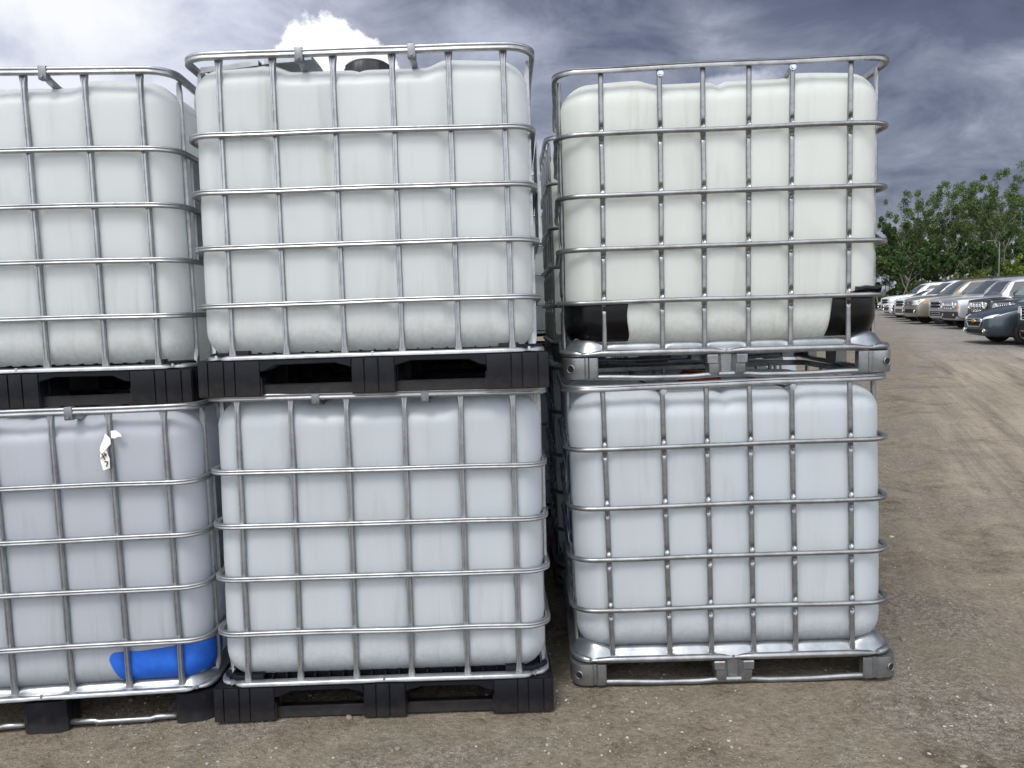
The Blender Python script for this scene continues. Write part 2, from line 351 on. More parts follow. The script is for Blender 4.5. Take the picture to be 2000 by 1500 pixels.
def build_gravel():
    rnd = random.Random(5); protos = []
    for i in range(6):
        bm = bmesh.new(); bmesh.ops.create_icosphere(bm, subdivisions=1, radius=1)
        for v in bm.verts: v.co *= rnd.uniform(.72, 1.15)
        protos.append(([v.co.copy() for v in bm.verts], [[v.index for v in f.verts] for f in bm.faces])); bm.free()
    mb = MB()
    for i in range(15000):
        t = rnd.random()
        y = 2.05+ (t**1.7)*9; x = rnd.uniform(-1.0, 1.0)*(1.0+y*.75)+(.0 if y < 3 else 1.0)
        s = .0022+.0055*rnd.random()**4
        if rnd.random() < .012: s = rnd.uniform(.008, .016)
        if noise.noise(Vector((x*1.3, y*1.3, 9))) < -.05 and rnd.random() < .7: continue
        vs, fs = protos[rnd.randrange(6)]
        mtx = Matrix.Rotation(rnd.uniform(0, 6.28), 3, 'Z') @ Matrix.Diagonal((s*rnd.uniform(.8, 1.5), s, s*rnd.uniform(.45, .8)))
        z = ground_z(x, y)+s*.15; mb.mi = rnd.choice((0, 0, 0, 1, 1, 2))
        mb.add([mtx @ v+Vector((x, y, z)) for v in vs], fs)
    for nm, c in (('stone_brown', (.19, .165, .135)), ('stone_grey', (.30, .285, .26)), ('stone_pale', (.38, .355, .31))):
        m, T, b, o = mat(nm, c, .85); MATS[nm] = m; tc = T.n('ShaderNodeTexCoord'); n = T.noise(tc.outputs['Object'], 40, 4, .6)
        T.l(T.mix(n, (c[0]*.7, c[1]*.7, c[2]*.7, 1), (c[0]*1.25, c[1]*1.25, c[2]*1.25, 1)), b.inputs['Base Color'])
    o = mb.build('gravel', ['stone_brown', 'stone_grey', 'stone_pale'], smooth='all', fixn=False)
    tag(o, 'loose gravel and small pale stones scattered over the dirt', 'gravel', kind='stuff')
build_gravel()

# ------------------------------------------------------------------ totes
ZA = (1.1467, .8857, .6954, .5081, .3127, .1348); ZB = (1.1390, .9116, .6897, .4941, .2990, .1068)
XA = (-.4846, -.2982, -.1004, .0972, .2938, .4783); XB = (-.4513, -.2329, -.0765, .0812, .2376, .4472)
YS = (-.36, -.18, 0.0, .18, .36)
HX, HY = .588, .5
def rr_path(hx, hy, rad, n=8, step=.05):
    pts = []
    def seg(a, b):
        a, b = Vector(a), Vector(b); m = max(1, int((b-a).length/step))
        for i in range(1, m): pts.append(a.lerp(b, i/m))
    cs = [(-hx+rad, -hy+rad, 180), (hx-rad, -hy+rad, 270), (hx-rad, hy-rad, 0), (-hx+rad, hy-rad, 90)]
    for k, (cx, cy, a0) in enumerate(cs):
        for i in range(n+1):
            a = R(a0+90*i/n); p = Vector((cx+rad*math.cos(a), cy+rad*math.sin(a)))
            if i == 0 and pts: seg(pts[-1], p)
            pts.append(p)
    seg(pts[-1], pts[0]); return pts
def ring_rail(mb, z, prof, hx, hy, rad, rnd, warp=.002, mod=None):
    path = rr_path(hx, hy, rad); m = len(path); ph = rnd.uniform(0, 9); rings = []
    for i, p in enumerate(path):
        d = (path[(i+1) % m]-path[i-1]).normalized(); nrm = Vector((d.y, -d.x))       # outward
        dz = warp*noise.noise(Vector((p.x*3+ph, p.y*3, ph))); dn = warp*1.3*noise.noise(Vector((p.x*4, p.y*4+ph, 7)))
        sc = 1; ex = 0; ez = 0
        if mod: sc, ex, ez = mod(p)
        rings.append([(p.x+nrm.x*(a+dn+ex), p.y+nrm.y*(a+dn+ex), z+b_*sc+dz+ez) for a, b_ in prof])
    mb.rings(rings, close=True)
def prof_square(w, h):      # outward coordinate a in [-w,0], height b; grooved outer face
    g = .0022
    return [(-w, -h/2+.002), (-w+.002, -h/2), (-.003, -h/2), (0, -h/2+.003), (0, -h*.14), (-g, -h*.04), (-g, h*.08), (0, h*.18), (0, h/2-.003), (-.003, h/2), (-w+.002, h/2), (-w, h/2-.002)]
def prof_round(r, n=12, sq=1.0): return [(-r+r*math.cos(2*math.pi*k/n), sq*r*math.sin(2*math.pi*k/n)) for k in range(n)]
def post_mesh(kind, z0, z1, zr, rnd):
    mb = MB(); zs = []
    z = z0
    while z < z1: zs.append(z); z += .006 if kind == 'B' else .02
    zs.append(z1); rings = []; ph = rnd.uniform(0, 50)
    for z in zs:
        fl = max(math.exp(-((z-z0)/.022)**2), math.exp(-((z1-z)/.022)**2))
        ox = .0016*noise.noise(Vector((z*5, ph, 0))); oy = .0012*noise.noise(Vector((z*5, ph, 5)))
        if kind == 'A':
            hw = .0088+.0050*fl; hd = .0085*(1-.45*fl)
            P = [(-hw, hd), (-hw, -hd*.4), (-hw*.72, -hd), (-hw*.30, -hd), (-hw*.18, -hd*.72), (hw*.18, -hd*.72), (hw*.30, -hd), (hw*.72, -hd), (hw, -hd*.4), (hw, hd)]
        else:
            r = .0094; dim = max([math.exp(-((abs(z-q)-.025)/.0075)**2) for q in zr] + [0]); flat = max([math.exp(-((z-q)/.016)**2) for q in zr]+[fl*.9])
            P = []
            for k in range(14):
                a = 2*math.pi*k/14+math.pi/14; x = r*math.cos(a)*(1+.16*flat-.05*dim); y = r*math.sin(a)*(1-.35*flat)
                if math.sin(a) < 0: y += dim*.0165*max(0, 1-(abs(x)/(r*.85))**2)
                P.append((x, y))
        rings.append([(a+ox, b_+oy, z) for a, b_ in P])
    mb.rings(rings); return mb
# ---- bottle: rounded box with dents at the bars and a stepped top
class Bottle:
    def __init__(s, kind, seed):
        s.k = kind; s.seed = seed; s.hx, s.hy = (.579, .474) if kind == 'A' else (.584, .476); s.z0, s.z1 = (.124, 1.148) if kind == 'A' else (.112, 1.130)
        s.R = .10; s.xs = XA if kind == 'A' else XB; s.zs = (ZA if kind == 'A' else ZB)[1:5]
        if kind == 'B': s.R = .11
    def f(s, q, off=0.):
        x, y, z = q; Rr = s.R; rz = Rr*1.05
        zc0, zc1 = s.z0+rz, s.z1-rz
        cx = max(-s.hx+Rr, min(s.hx-Rr, x)); cy = max(-s.hy+Rr, min(s.hy-Rr, y)); cz = max(zc0, min(zc1, z))
        d = Vector((x-cx, y-cy, z-cz))
        if d.length < 1e-9: d = Vector((0, 0, 1))
        n = d.normalized(); p = Vector((cx, cy, cz))+n*(Rr+off)
        # dents behind the posts and rails
        dep = 0; top = smooth01((p.z-(s.z1-.13))/.09); bot = smooth01((s.z0+.10-p.z)/.07); fade = (1-top)*(1-bot)
        ftop = smooth01((p.z-(s.z1-.26))/.24); fade = (1-ftop)*(1-bot)
        if abs(n.y) > .5:
            for a in s.xs: dep += .0115*math.exp(-((p.x-a)/.020)**2)*(.06+.94*fade)*(1-abs(n.z))
        if abs(n.x) > .5:
            for a in YS: dep += .0115*math.exp(-((p.y-a)/.020)**2)*(.06+.94*fade)*(1-abs(n.z))
        for a in s.zs: dep += .0022*math.exp(-((p.z-a)/.018)**2)*(1-abs(n.z))
        dep += .004*noise.noise(Vector((p.x*2.2+s.seed, p.y*2.2, p.z*2.2)))*(1-abs(n.z))
        p -= Vector((n.x, n.y, 0))*dep
        # top: raised shoulders, sunk middle, channel running to the front edge
        if top > 0:
            mid = smooth01((.30-abs(p.x))/.075); p.z -= top*mid*(.024 if s.k == 'A' else .018)
            vch = math.exp(-(p.x/.018)**2) if s.k == 'B' else math.exp(-(p.x/.015)**2)*.5
            p.z -= top*vch*.013*smooth01((abs(p.y)-.22)/.1)
            p.z -= top*smooth01((abs(p.x)-.30)/.26)*.010
        if bot > 0 and s.k == 'A': p.z += 0
        return p, n
    def mesh(s, mname, parent):
        def lin(a, b, n):     # denser toward the ends
            return [a+(b-a)*(i/n) for i in range(n+1)]
        gx = lin(-s.hx, s.hx, 84); gy = lin(-s.hy, s.hy, 60); gz = lin(s.z0, s.z1, 64)
        idx = {}; mb = MB(); vs = []; fs = []
        def V(i, j, k):
            key = (i, j, k)
            if key not in idx: idx[key] = len(vs); vs.append(s.f((gx[i], gy[j], gz[k]))[0])
            return idx[key]
        nx, ny, nz = len(gx)-1, len(gy)-1, len(gz)-1
        for i in range(nx):
            for k in range(nz):
                fs.append((V(i,0,k), V(i+1,0,k), V(i+1,0,k+1), V(i,0,k+1))); fs.append((V(i,ny,k), V(i,ny,k+1), V(i+1,ny,k+1), V(i+1,ny,k)))
            for j in range(ny):
                fs.append((V(i,j,nz), V(i+1,j,nz), V(i+1,j+1,nz), V(i,j+1,nz))); fs.append((V(i,j,0), V(i,j+1,0), V(i+1,j+1,0), V(i+1,j,0)))
        for j in range(ny):
            for k in range(nz):
                fs.append((V(0,j,k), V(0,j,k+1), V(0,j+1,k+1), V(0,j+1,k))); fs.append((V(nx,j,k), V(nx,j+1,k), V(nx,j+1,k+1), V(nx,j,k+1)))
        mb.add(vs, fs); return mb.build('bottle', mname, parent, smooth='all', fixn=False)
    def patch(s, name, mname, parent, u0, u1, z0, z1, off=.003, corner=0., ragged=0., seed=0, nu=40, nz=24, edge=None):
        """u runs along the front (x) and past +-hx around the corner to the side; a thin shell lying on the bottle"""
        mb = MB(); rows = []; back = []
        for k in range(nz+1):
            for lst, of in ((rows, off), (back, off-.0022)):
                row = []
                for i in range(nu+1):
                    u = u0+(u1-u0)*i/nu; v = k/nz
                    lo, hi = z0, z1
                    if edge: lo, hi, u = edge(u, v)
                    z = lo+(hi-lo)*v+ragged*noise.noise(Vector((u*9, v*2, seed)))
                    if u > s.hx: q = (s.hx, -s.hy+(u-s.hx), z)
                    elif u < -s.hx: q = (-s.hx, -s.hy+(-s.hx-u), z)
                    else: q = (u, -s.hy, z)
                    row.append(s.f(q, of)[0])
                lst.append(row)
        n = nu+1; vs = [p for r in rows for p in r]+[p for r in back for p in r]; B = len(vs)//2; fs = []
        for k in range(nz):
            for i in range(nu):
                a = k*n+i; fs.append((a, a+1, a+n+1, a+n)); fs.append((B+a, B+a+n, B+a+n+1, B+a+1))
        for i in range(nu): fs.append((i+1, i, B+i, B+i+1)); a = nz*n+i; fs.append((a, a+1, B+a+1, B+a))
        for k in range(nz): a = k*n; fs.append((a, a+n, B+a+n, B+a)); a = k*n+nu; fs.append((a+n, a, B+a, B+a+n))
        mb.add(vs, fs); return mb.build(name, mname, parent, smooth=30)

def cap_mesh(r, h, n=72):
    mb = MB(); rings = []
    for t, k, rib in ((0, 1, 1), (h*.12, 1, 1), (h*.72, .97, 1), (h*.86, .92, 0), (h, .80, 0)):
        rings.append([(k*(r+(.0035 if (rib and i % 6 < 2) else 0))*math.cos(2*math.pi*i/n), k*(r+(.0035 if (rib and i % 6 < 2) else 0))*math.sin(2*math.pi*i/n), t) for i in range(n)])
    mb.rings(rings); return mb

def comb_pts(z_top):     # front skirt outline: three legs, two chamfered openings
    return [(-.6, 0), (-.385, 0), (-.385, .062), (-.415, .082), (-.37, .087), (-.33, .106), (-.13, .108), (-.075, .092), (-.075, .0),
            (.075, 0), (.075, .092), (.13, .108), (.33, .106), (.37, .087), (.415, .082), (.385, .062), (.385, 0), (.6, 0), (.6, z_top), (-.6, z_top)]
def pallet_black(t, rnd):
    mb = MB(); zt = .124
    # front and back skirts, side skirts
    def skirt(side):
        pts = comb_pts(zt)
        if side in ('f', 'b'):
            ya, yb = (-.494, -.450) if side == 'f' else (.450, .494)
            quads(mb, [(x*.993, z) for x, z in pts], 'y', ya, yb)
        else:
            xa, xb = (-.594, -.550) if side == 'l' else (.550, .594)
            quads(mb, [(x*.735, z) for x, z in pts], 'x', xa, xb)
    def quads(mb, pts, ax, a0, a1):
        # split the comb into convex pieces: top strip polygons and three legs
        L = [p for p in pts]
        n = len(L); left = [L[0], L[1], L[2], L[3], (L[3][0], L[-1][1]), L[-1]]; 
        mb.prism([L[0], L[1], L[2], L[3], (L[3][0], L[19][1]), L[19]], ax, a0, a1)
        mb.prism([L[3], L[4], L[5], L[6], L[7], L[8], (L[8][0], L[19][1]), (L[3][0], L[19][1])][:5]+[(L[7][0], L[19][1]), (L[3][0], L[19][1])], ax, a0, a1)
        mb.prism([L[7], L[8], L[9], L[10], (L[10][0], L[19][1]), (L[7][0], L[19][1])], ax, a0, a1)
        mb.prism([L[10], L[11], L[12], L[13], L[14], (L[14][0], L[19][1]), (L[10][0], L[19][1])], ax, a0, a1)
        mb.prism([L[14], L[15], L[16], L[17], L[18], (L[14][0], L[19][1])], ax, a0, a1)
    for sd in 'fblr': skirt(sd)
    # plates on the blocks, leaving narrow grooves between them
    def plates(sgn):
        y0, y1 = (-.5, -.4945) if sgn < 0 else (.4945, .5)
        for a, b_ in ((-.598, -.566), (-.562, -.512), (-.508, -.474), (-.470, -.388), (-.072, -.032), (-.028, .016), (.020, .072), (.388, .470), (.474, .508), (.512, .562), (.566, .598)):
            mb.box(a, b_, y0, y1, .003, .121, .0016)
        for g in (-1, 1):
            mb.prism([(g*a, b_) for a, b_ in ((.386, .087), (.37, .090), (.33, .108), (.13, .110), (.076, .095), (.076, .121), (.386, .121))], 'y', y0, y1)
    plates(-1); plates(1)
    for sx in (-1, 1):
        for a, b_ in ((-.492, -.45), (-.446, -.40), (-.396, -.34), (-.336, -.286), (-.052, .052), (.286, .336), (.34, .396), (.40, .446), (.45, .492)):
            xa, xb = (.5945, .6) if sx > 0 else (-.6, -.5945)
            mb.box(xa, xb, a, b_, .003, .121, .0016)
    # deck with raised rim and ribs
    mb.box(-.59, .59, -.446, .446, .106, .119)
    for i in range(23):
        x = -.55+i*.05
        for y in (-.447, .447): mb.box(x-.002, x+.002, y-.018, y+.018, .1192, .150)
    for y in (-.429, .429): mb.box(-.56, .56, y-.003, y+.003, .1192, .146)
    for sx in (-1, 1):
        for sy in (-1, 1):
            pts = [(sx*(.50+.075*math.sin(a)), sy*(.40+.06*math.cos(a)), .146) for a in [R(90*i/8) for i in range(9)]]
            mb.tube([(p[0], p[1], .140) for p in pts], .012, 6)
            mb.box(min(sx*.43, sx*.50), max(sx*.43, sx*.50), min(sy*.44, sy*.475), max(sy*.44, sy*.475), .1195, .158, .003)
    p = mb.build('pallet', 'black_plastic', t, smooth=25)
    # base frame seen through the fork openings
    r = MB()
    for y in (-.455, 0, .455): 
        for x0, x1 in ((-.39, -.07), (.07, .39)):
            ys = (y+.012, y+.07) if y < 0 else (y-.07, y-.012) if y > 0 else (-.05, .05)
            sg = -1 if y < 0 else 1
            r.prism([(sg*.478, .004), (sg*.40, .004), (sg*.40, .020), (sg*.455, .026), (sg*.470, .040), (sg*.478, .036)] if y else [(-.05, .003), (.05, .003), (.05, .02), (-.05, .02)], 'x', x0, x1)
    for x in (-.5, 0, .5): r.box(x-.06, x+.06, -.40, .40, .002, .020, .004)
    for x in (-.49, 0, .49):
        for y in (-.36, 0, .36): r.box(x-.075, x+.075, y-.07, y+.07, .0205, .1055, .006)
    r.build('base_frame', 'black_plastic', t, smooth=25)
def tray_mesh(t, kind):
    mb = MB(); zt = ZB[5] if kind == 'B' else ZA[5]
    prof = [(.575, .468, zt-.002, .10), (.590, .490, zt+.002, .11), (.586, .486, zt+.012, .11), (.574, .474, zt+.020, .11), (.566, .468, zt+.036, .11), (.556, .460, zt+.046, .11), (.545, .45, zt+.048, .11), (.530, .438, zt+.036, .10), (.50, .41, zt+.016, .08)]
    rings = []
    if kind == 'B': prof = [(a+.016, b_, z, rd) for a, b_, z, rd in prof]
    if kind == 'B': prof = [(a, b_, zt+(z-zt)*.80, rd) for a, b_, z, rd in prof]
    if kind == 'A': prof = [(a, b_, zt+(z-zt)*.55, rd) for a, b_, z, rd in prof]
    for hx, hy, z, rad in prof:
        pts = rr_path(hx, hy, rad, n=10, step=.03)
        rings.append([(p.x, p.y, z+((.020 if kind == 'B' else .012)*smooth01((abs(p.x)-.44)/.09)*smooth01((abs(p.y)-.34)/.09)*(1 if z > zt+.01 else 0))+
                       (-.006*max(math.exp(-((p.x-a)/.016)**2) for a in (XB if kind == 'B' else XA)) if (zt+.01 < z < zt+.05) else 0)) for p in pts])
    n = min(len(r) for r in rings)
    # resample every ring to the same count
    def res(r, n):
        out = []; P = [Vector(p) for p in r]+[Vector(r[0])]; L = [0]
        for i in range(1, len(P)): L.append(L[-1]+(P[i]-P[i-1]).length)
        j = 0
        for k in range(n):
            s_ = L[-1]*k/n
            while L[j+1] < s_: j += 1
            out.append(P[j].lerp(P[j+1], (s_-L[j])/max(1e-9, L[j+1]-L[j])))
        return out
    rings = [res(r, 240) for r in rings]
    mb.rings(rings, caps=False); mb.box(-.50, .50, -.41, .41, zt+.004, zt+.010)
    return mb.build('tray', 'tray', t, smooth=50)
def pallet_steel(t, rnd):
    # corner feet, middle feet and the floor runner
    tray_mesh(t, 'B')
    def foot_corner(sx, sy):
        mb = MB(); z0, z1 = .012, .092
        # plan outline of the stamped foot, wrapping the corner
        o = []
        for a in range(0, 91, 15): o.append((.600-.055+.055*math.sin(R(a)), .500-.055+.055*math.cos(R(a))))
        pts = [(.468, .497), (.474, .502), (.500, .502), (.506, .496), (.514, .496), (.520, .502)]+o+[(.602, .40), (.596, .394), (.602, .386), (.602, .362), (.594, .356)]
        inner = [(.560, .356), (.560, .46), (.468, .46)]
        P = [(sx*(x+.010), sy*y) for x, y in pts+inner]; rings = []
        for z, k in ((z0, .97), (z0+.006, 1), (z1-.006, 1), (z1, .985)):
            cx, cy = sx*.54, sy*.44
            rings.append([(cx+(x-cx)*k, cy+(y-cy)*k, z) for x, y in P])
        mb.rings(rings)
        f = mb.build('foot', 'cast', t, smooth=35)
        h = MB()
        a = R(45)
        # punched hole: dark disc with a rim near the corner
        for (px, py, ax) in ((sx*.566, sy*.4935, 'y'),):
            pass
        c = Vector((sx*(.555+.055*math.sin(R(28))), sy*(.445+.055*math.cos(R(28))), .052)); nrm = Vector((sx*math.sin(R(28)), sy*math.cos(R(28)), 0))
        q = nrm.to_track_quat('Z', 'Y').to_matrix().to_4x4()
        bm = bmesh.new(); bmesh.ops.create_cone(bm, segments=16, radius1=.0125, radius2=.0125, depth=.004, cap_ends=True)
        h.addbm(bm, Matrix.Translation(c) @ q); bm.free(); h.build('hole', 'shadow_black', f)
        rm = MB(); pts = [c+q.to_3x3() @ Vector((.0145*math.cos(2*math.pi*i/18), .0145*math.sin(2*math.pi*i/18), .001)) for i in range(18)]
        rm.tube(pts, .0022, 6, close=True); rm.build('hole_rim', 'cast', f, smooth='all')
    for sx in (-1, 1):
        for sy in (-1, 1): foot_corner(sx, sy)
    for sy in (-1, 1):
        mb = MB(); KW = 1.16; prof = [(-.066, 0), (-.062, .012), (-.030, .013), (-.024, .002), (-.016, -.010), (.016, -.010), (.024, .002), (.030, .013), (.062, .012), (.066, 0)]
        rings = []
        for z, k, e in ((.018, .82, -.004), (.026, .90, 0), (.058, .92, 0), (.063, 1.0, .004), (.090, 1.02, .004), (.094, 1.0, 0)):
            rings.append([(x*k*KW, sy*(.487+(y+e if abs(x) > .02 else y)), z) for x, y in prof]+[(.066*k*KW, sy*.44, z), (-.066*k*KW, sy*.44, z)])
        mb.rings(rings); mb.build('foot', 'cast', t, smooth=35)
    for sx in (-1, 1):
        mb = MB(); mb.prism([(-.06, .018), (.06, .018), (.066, .092), (-.066, .092)], 'x', min(sx*.595, sx*.55), max(sx*.595, sx*.55)); mb.build('foot', 'cast', t)
    mb = MB()
    def mod(p):
        return 1, 0, .006*max(math.exp(-((abs(p.x)-.0)/.10)**4), math.exp(-((abs(p.x)-.52)/.17)**4)) if abs(p.y) > .45 else 0
    ring_rail(mb, .012, prof_round(.011, 10), .588, .495, .10, rnd, .002, mod)
    mb.build('runner', 'tube', t, smooth='all')
    b_ = MB()
    for y in (-.2, .2): b_.box(-.57, .57, y-.04, y+.04, .088, .1)
    b_.box(-.05, .05, -.46, .46, .086, .0985)
    for y in (-.2, .2): b_.box(-.02, .02, y-.05, y+.05, .03, .0855)
    b_.build('deck_beam', 'cast', t)
def pallet_hybrid(t, rnd):
    tray_mesh(t, 'A')
    for x in (-.52, 0, .52):
        for y in (-.43, 0, .43):
            mb = MB(); w = .072 if x else .078; d = .062
            if x: rings = []
            P = []
            for i in range(28):
                a = 2*math.pi*i/28; c, s_ = math.cos(a), math.sin(a); k = (abs(c)**5+abs(s_)**5)**(-1/5)
                g = .003 if i % 4 == 0 else 0
                P.append((x+(w-g)*c*k, y+(d-g)*s_*k))
            mb.rings([[(px, py, z) for px, py in P] for z in (.0, .115)]); mb.build('foot', 'black_plastic', t, smooth=20)
    mb = MB()
    for y in (-.46, .46):
        for a, b_ in ((-.46, -.075), (.075, .455)): 
            mb.tube([(a, y, .022), (a+.08, y, .022), (a+.1, y, .016), (b_-.1, y, .016), (b_-.08, y, .022), (b_, y, .022)], .0105, 8)
    for x in (-.55, .55): mb.tube([(x, -.38, .018), (x, .38, .018)], .0105, 8)
    mb.build('runner', 'tube', t, smooth='all')

def make_tote(kind, pallet, bottle_mat, label, mtx, seed, plate_side=1, cap='cap_black', cap_dx=0., cap_dy=0., cap_z=None, shift=0., group='stacked liquid totes in the storage yard', rot180=False):
    rnd = random.Random(seed)
    t = thing('caged_tank', label, 'liquid tote', group, mtx=mtx)
    zs, xs = (ZA, XA) if kind == 'A' else (ZB, XB); mt = 'zinc' if kind == 'A' else 'tube'
    rad = .095 if kind == 'A' else .105
    HX = .600 if kind == 'A' else (.616 if shift else .606)
    B = Bottle(kind, seed); bo = B.mesh(bottle_mat, t); bo.location.x = shift*1.3
    zt = (B.z1-.034) if cap_z is None else cap_z
    c = cap_mesh(.088, .052); co = c.build('filler_cap', cap, bo, smooth=35, loc=(cap_dx, cap_dy, zt-.002))
    nk = MB(); nk.cyl((cap_dx, cap_dy, (zt+.002+B.z1-.06)/2), 'z', .075, zt+.002-B.z1+.06, 48); nk.build('filler_neck', bottle_mat, bo, smooth=40)
    if cap_z:
        lid = MB(); lid.cyl((0, 0, .053), 'z', .055, .004, 28); lid.build('cap_seal', 'yellow', co)
    for i, z in enumerate(zs):
        mb = MB()
        if kind == 'A':
            pr = prof_square(.019, .025) if i == 0 else prof_square(.018, .0185)
            if i == 5:
                pr = [(-.030, -.006), (-.004, -.010), (0, -.008), (0, .001), (-.004, .005), (-.018, .0075), (-.030, .006)]
                def mod(p):
                    k = max(math.exp(-(p.x/.022)**2), math.exp(-((abs(p.x)-.535)/.02)**2) if abs(p.y) > .4 else 0)
                    return 1-.5*k, -.012*k, -.002*k
                ring_rail(mb, z, pr, HX-.009, HY, rad, rnd, .001, mod)
            else: ring_rail(mb, z, pr, HX, HY, rad, rnd, .0028)
        else:
            if i == 0: pr = [(-.020, -.010), (-.010, -.0135), (-.002, -.011), (0, -.003), (-.003, .002), (-.001, .006), (-.004, .0105), (-.011, .013), (-.020, .010)]
            elif i == 5: pr = prof_round(.0125, 12, 1.0)
            else: pr = prof_round(.0092, 12)
            if i == 5:
                def mod(p):
                    k = max(math.exp(-(p.x/.028)**2), math.exp(-((abs(p.x)-.525)/.02)**2) if abs(p.y) > .4 else 0)
                    return 1-.45*k, -.010*k, -.004*k
                ring_rail(mb, z, pr, HX+.006, HY+.003, rad, rnd, .001, mod)
            else: ring_rail(mb, z, pr, HX, HY, rad, rnd, .003)
        mb.build('top_rail' if i == 0 else 'base_rail' if i == 5 else 'cage_rail', mt, t, smooth=50, loc=(shift if i < 5 else 0, 0, 0))
    top = zs[0]-(.006 if kind == 'A' else .004); bot = zs[5]-.002
    for sgn in (-1, 1):
        for x in xs:
            o = post_mesh(kind, bot, top, zs[1:5], rnd).build('cage_post', mt, t, smooth=50, loc=(x+rnd.uniform(-.002, .002), sgn*.4735, 0)); o.rotation_euler.z = 0 if sgn < 0 else math.pi
            o.rotation_euler.y = rnd.uniform(-.003, .003)
        for y in YS:
            o = post_mesh(kind, bot, top, zs[1:5], rnd).build('cage_post', mt, t, smooth=50, loc=(sgn*(HX-.0265)+shift, y, 0)); o.rotation_euler.z = sgn*math.pi/2
    # cross bars with their fixings
    for x in ((-.205, .172) if kind == 'A' else (XB[1], XB[4])):
        mb = MB(); zt_ = zs[0]
        path = [(-.478, zt_-.012), (-.455, zt_-.022), (-.40, zt_-.034), (0, zt_-.036), (.40, zt_-.034), (.455, zt_-.022), (.478, zt_-.012)]
        hw, hh = (.010, .0075)
        if kind == 'A': mb.rings([[(x-hw, y, z-hh), (x+hw, y, z-hh), (x+hw, y, z+hh), (x+.003, y, z+hh), (x+.003, y, z+hh-.003), (x-.003, y, z+hh-.003), (x-.003, y, z+hh), (x-hw, y, z+hh)] for y, z in path])
        else: mb.tube([(x, y, z) for y, z in path], .0085, 10)
        tb = mb.build('top_bar', mt, t, smooth=40)
        for sy in (-1, 1):
            bb = MB()
            if kind == 'A':
                bb.box(x-.014, x+.014, min(sy*.5025, sy*.476), max(sy*.5025, sy*.476), zt_-.030, zt_+.0165, .003)
                bb.cyl((x, sy*.504, zt_-.020), 'y', .005, .006, 8)
            else:
                bb.cyl((x, sy*.489, zt_-.022), 'y', .0125, .004, 20, bev=.001); bb.cyl((x, sy*.492, zt_-.022), 'y', .0075, .008, 6)
            bb.build('clamp' if kind == 'A' else 'bolt', 'bolt' if kind == 'B' else 'clamp_zinc', tb, smooth=30)
    for x in (-.535, 0, .535):
        for sy in (-1, 1): bb = MB(); bb.cyl((x, sy*(.492 if x else .494), zs[5]+(.004 if kind == 'A' else .002)), 'z', .005, .010, 8); bb.build('base_bolt', 'bolt', t)
    if pallet == 'black': pallet_black(t, rnd)
    elif pallet == 'steel': pallet_steel(t, rnd)
    else: pallet_hybrid(t, rnd)
    # identification sheet on a side of the cage
    if plate_side:
        s_ = plate_side
        for (ya, yb, za, zb) in ((-.33, .02, zs[3]+.004, zs[1]-.012),):
            mb = MB(); X0 = HX-.0145; X1 = HX-.012
            mb.box(min(s_*X0, s_*X1), max(s_*X0, s_*X1), ya, yb, za, zb)
            mb.box(min(s_*X0, s_*(X1+.007)), max(s_*X0, s_*(X1+.007)), ya-.006, ya, za, zb)
            mb.box(min(s_*X1, s_*(X1+.002)), max(s_*X1, s_*(X1+.002)), yb, yb+.004, za, zb)
            mb.build('id_plate', 'sheet', t)
    return t, B
def tmtx(key, up_=False):
    x, y, a, ex, ey = TOTES[key]
    return Matrix.Translation((x, y, UPZ if up_ else 0)) @ Matrix.Rotation(ey, 4, 'Y') @ Matrix.Rotation(-ex, 4, 'X') @ Matrix.Rotation(a, 4, 'Z')
G = 'liquid totes stacked in two tiers'
tU2, B2U = make_tote('A', 'black', 'plastic_white', 'white tote with black cap, upper of the middle stack, bent sheet lying on it', tmtx('2U', True), 11, 1, cap_dy=-.22, cap_z=1.146, shift=-.016, group=G)
tL2, B2L = make_tote('A', 'black', 'plastic_blue', 'white tote on black plastic pallet on the dirt, lower of the middle stack', tmtx('2L'), 12, 1, group=G)
tU1, B1U = make_tote('A', 'black', 'plastic_white', 'white tote cut off by left picture edge, resting on the tote with the blue patch', tmtx('1U', True), 13, 1, group=G)
tL1, B1L = make_tote('A', 'hybrid', 'plastic_lilac', 'bluish tote with bright blue patch on its lower corner and round black feet', tmtx('1L'), 14, 1, group=G)
tU3, B3U = make_tote('B', 'steel', 'plastic_green', 'greenish white tote with two black corner wraps, upper of the right stack', tmtx('3U', True), 15, -1, shift=-.010, group=G)
tL3, B3L = make_tote('B', 'steel', 'plastic_blue', 'white tote on steel feet with a red cap, lower of the right stack', tmtx('3L'), 16, 0, cap='red', cap_z=1.104, group=G)
# blue patch around the lower right corner of tote 1L
def blue_edge(u, v):
    lo, hi = .145, .276+.022*smooth01((u-.3)/.30)
    q = min(1, (u-.232)/.022); k = math.sqrt(max(0, 1-(1-q)**2)); hi2 = hi-.026*(1-k)
    return lo, hi2, u+.036*(1-v)*(1-smooth01((u-.232)/.25))
o = B1L.patch('blue_patch', 'blue_paint', tL1, .232, .73, .145, .31, .0032, edge=blue_edge, nu=90, nz=14)
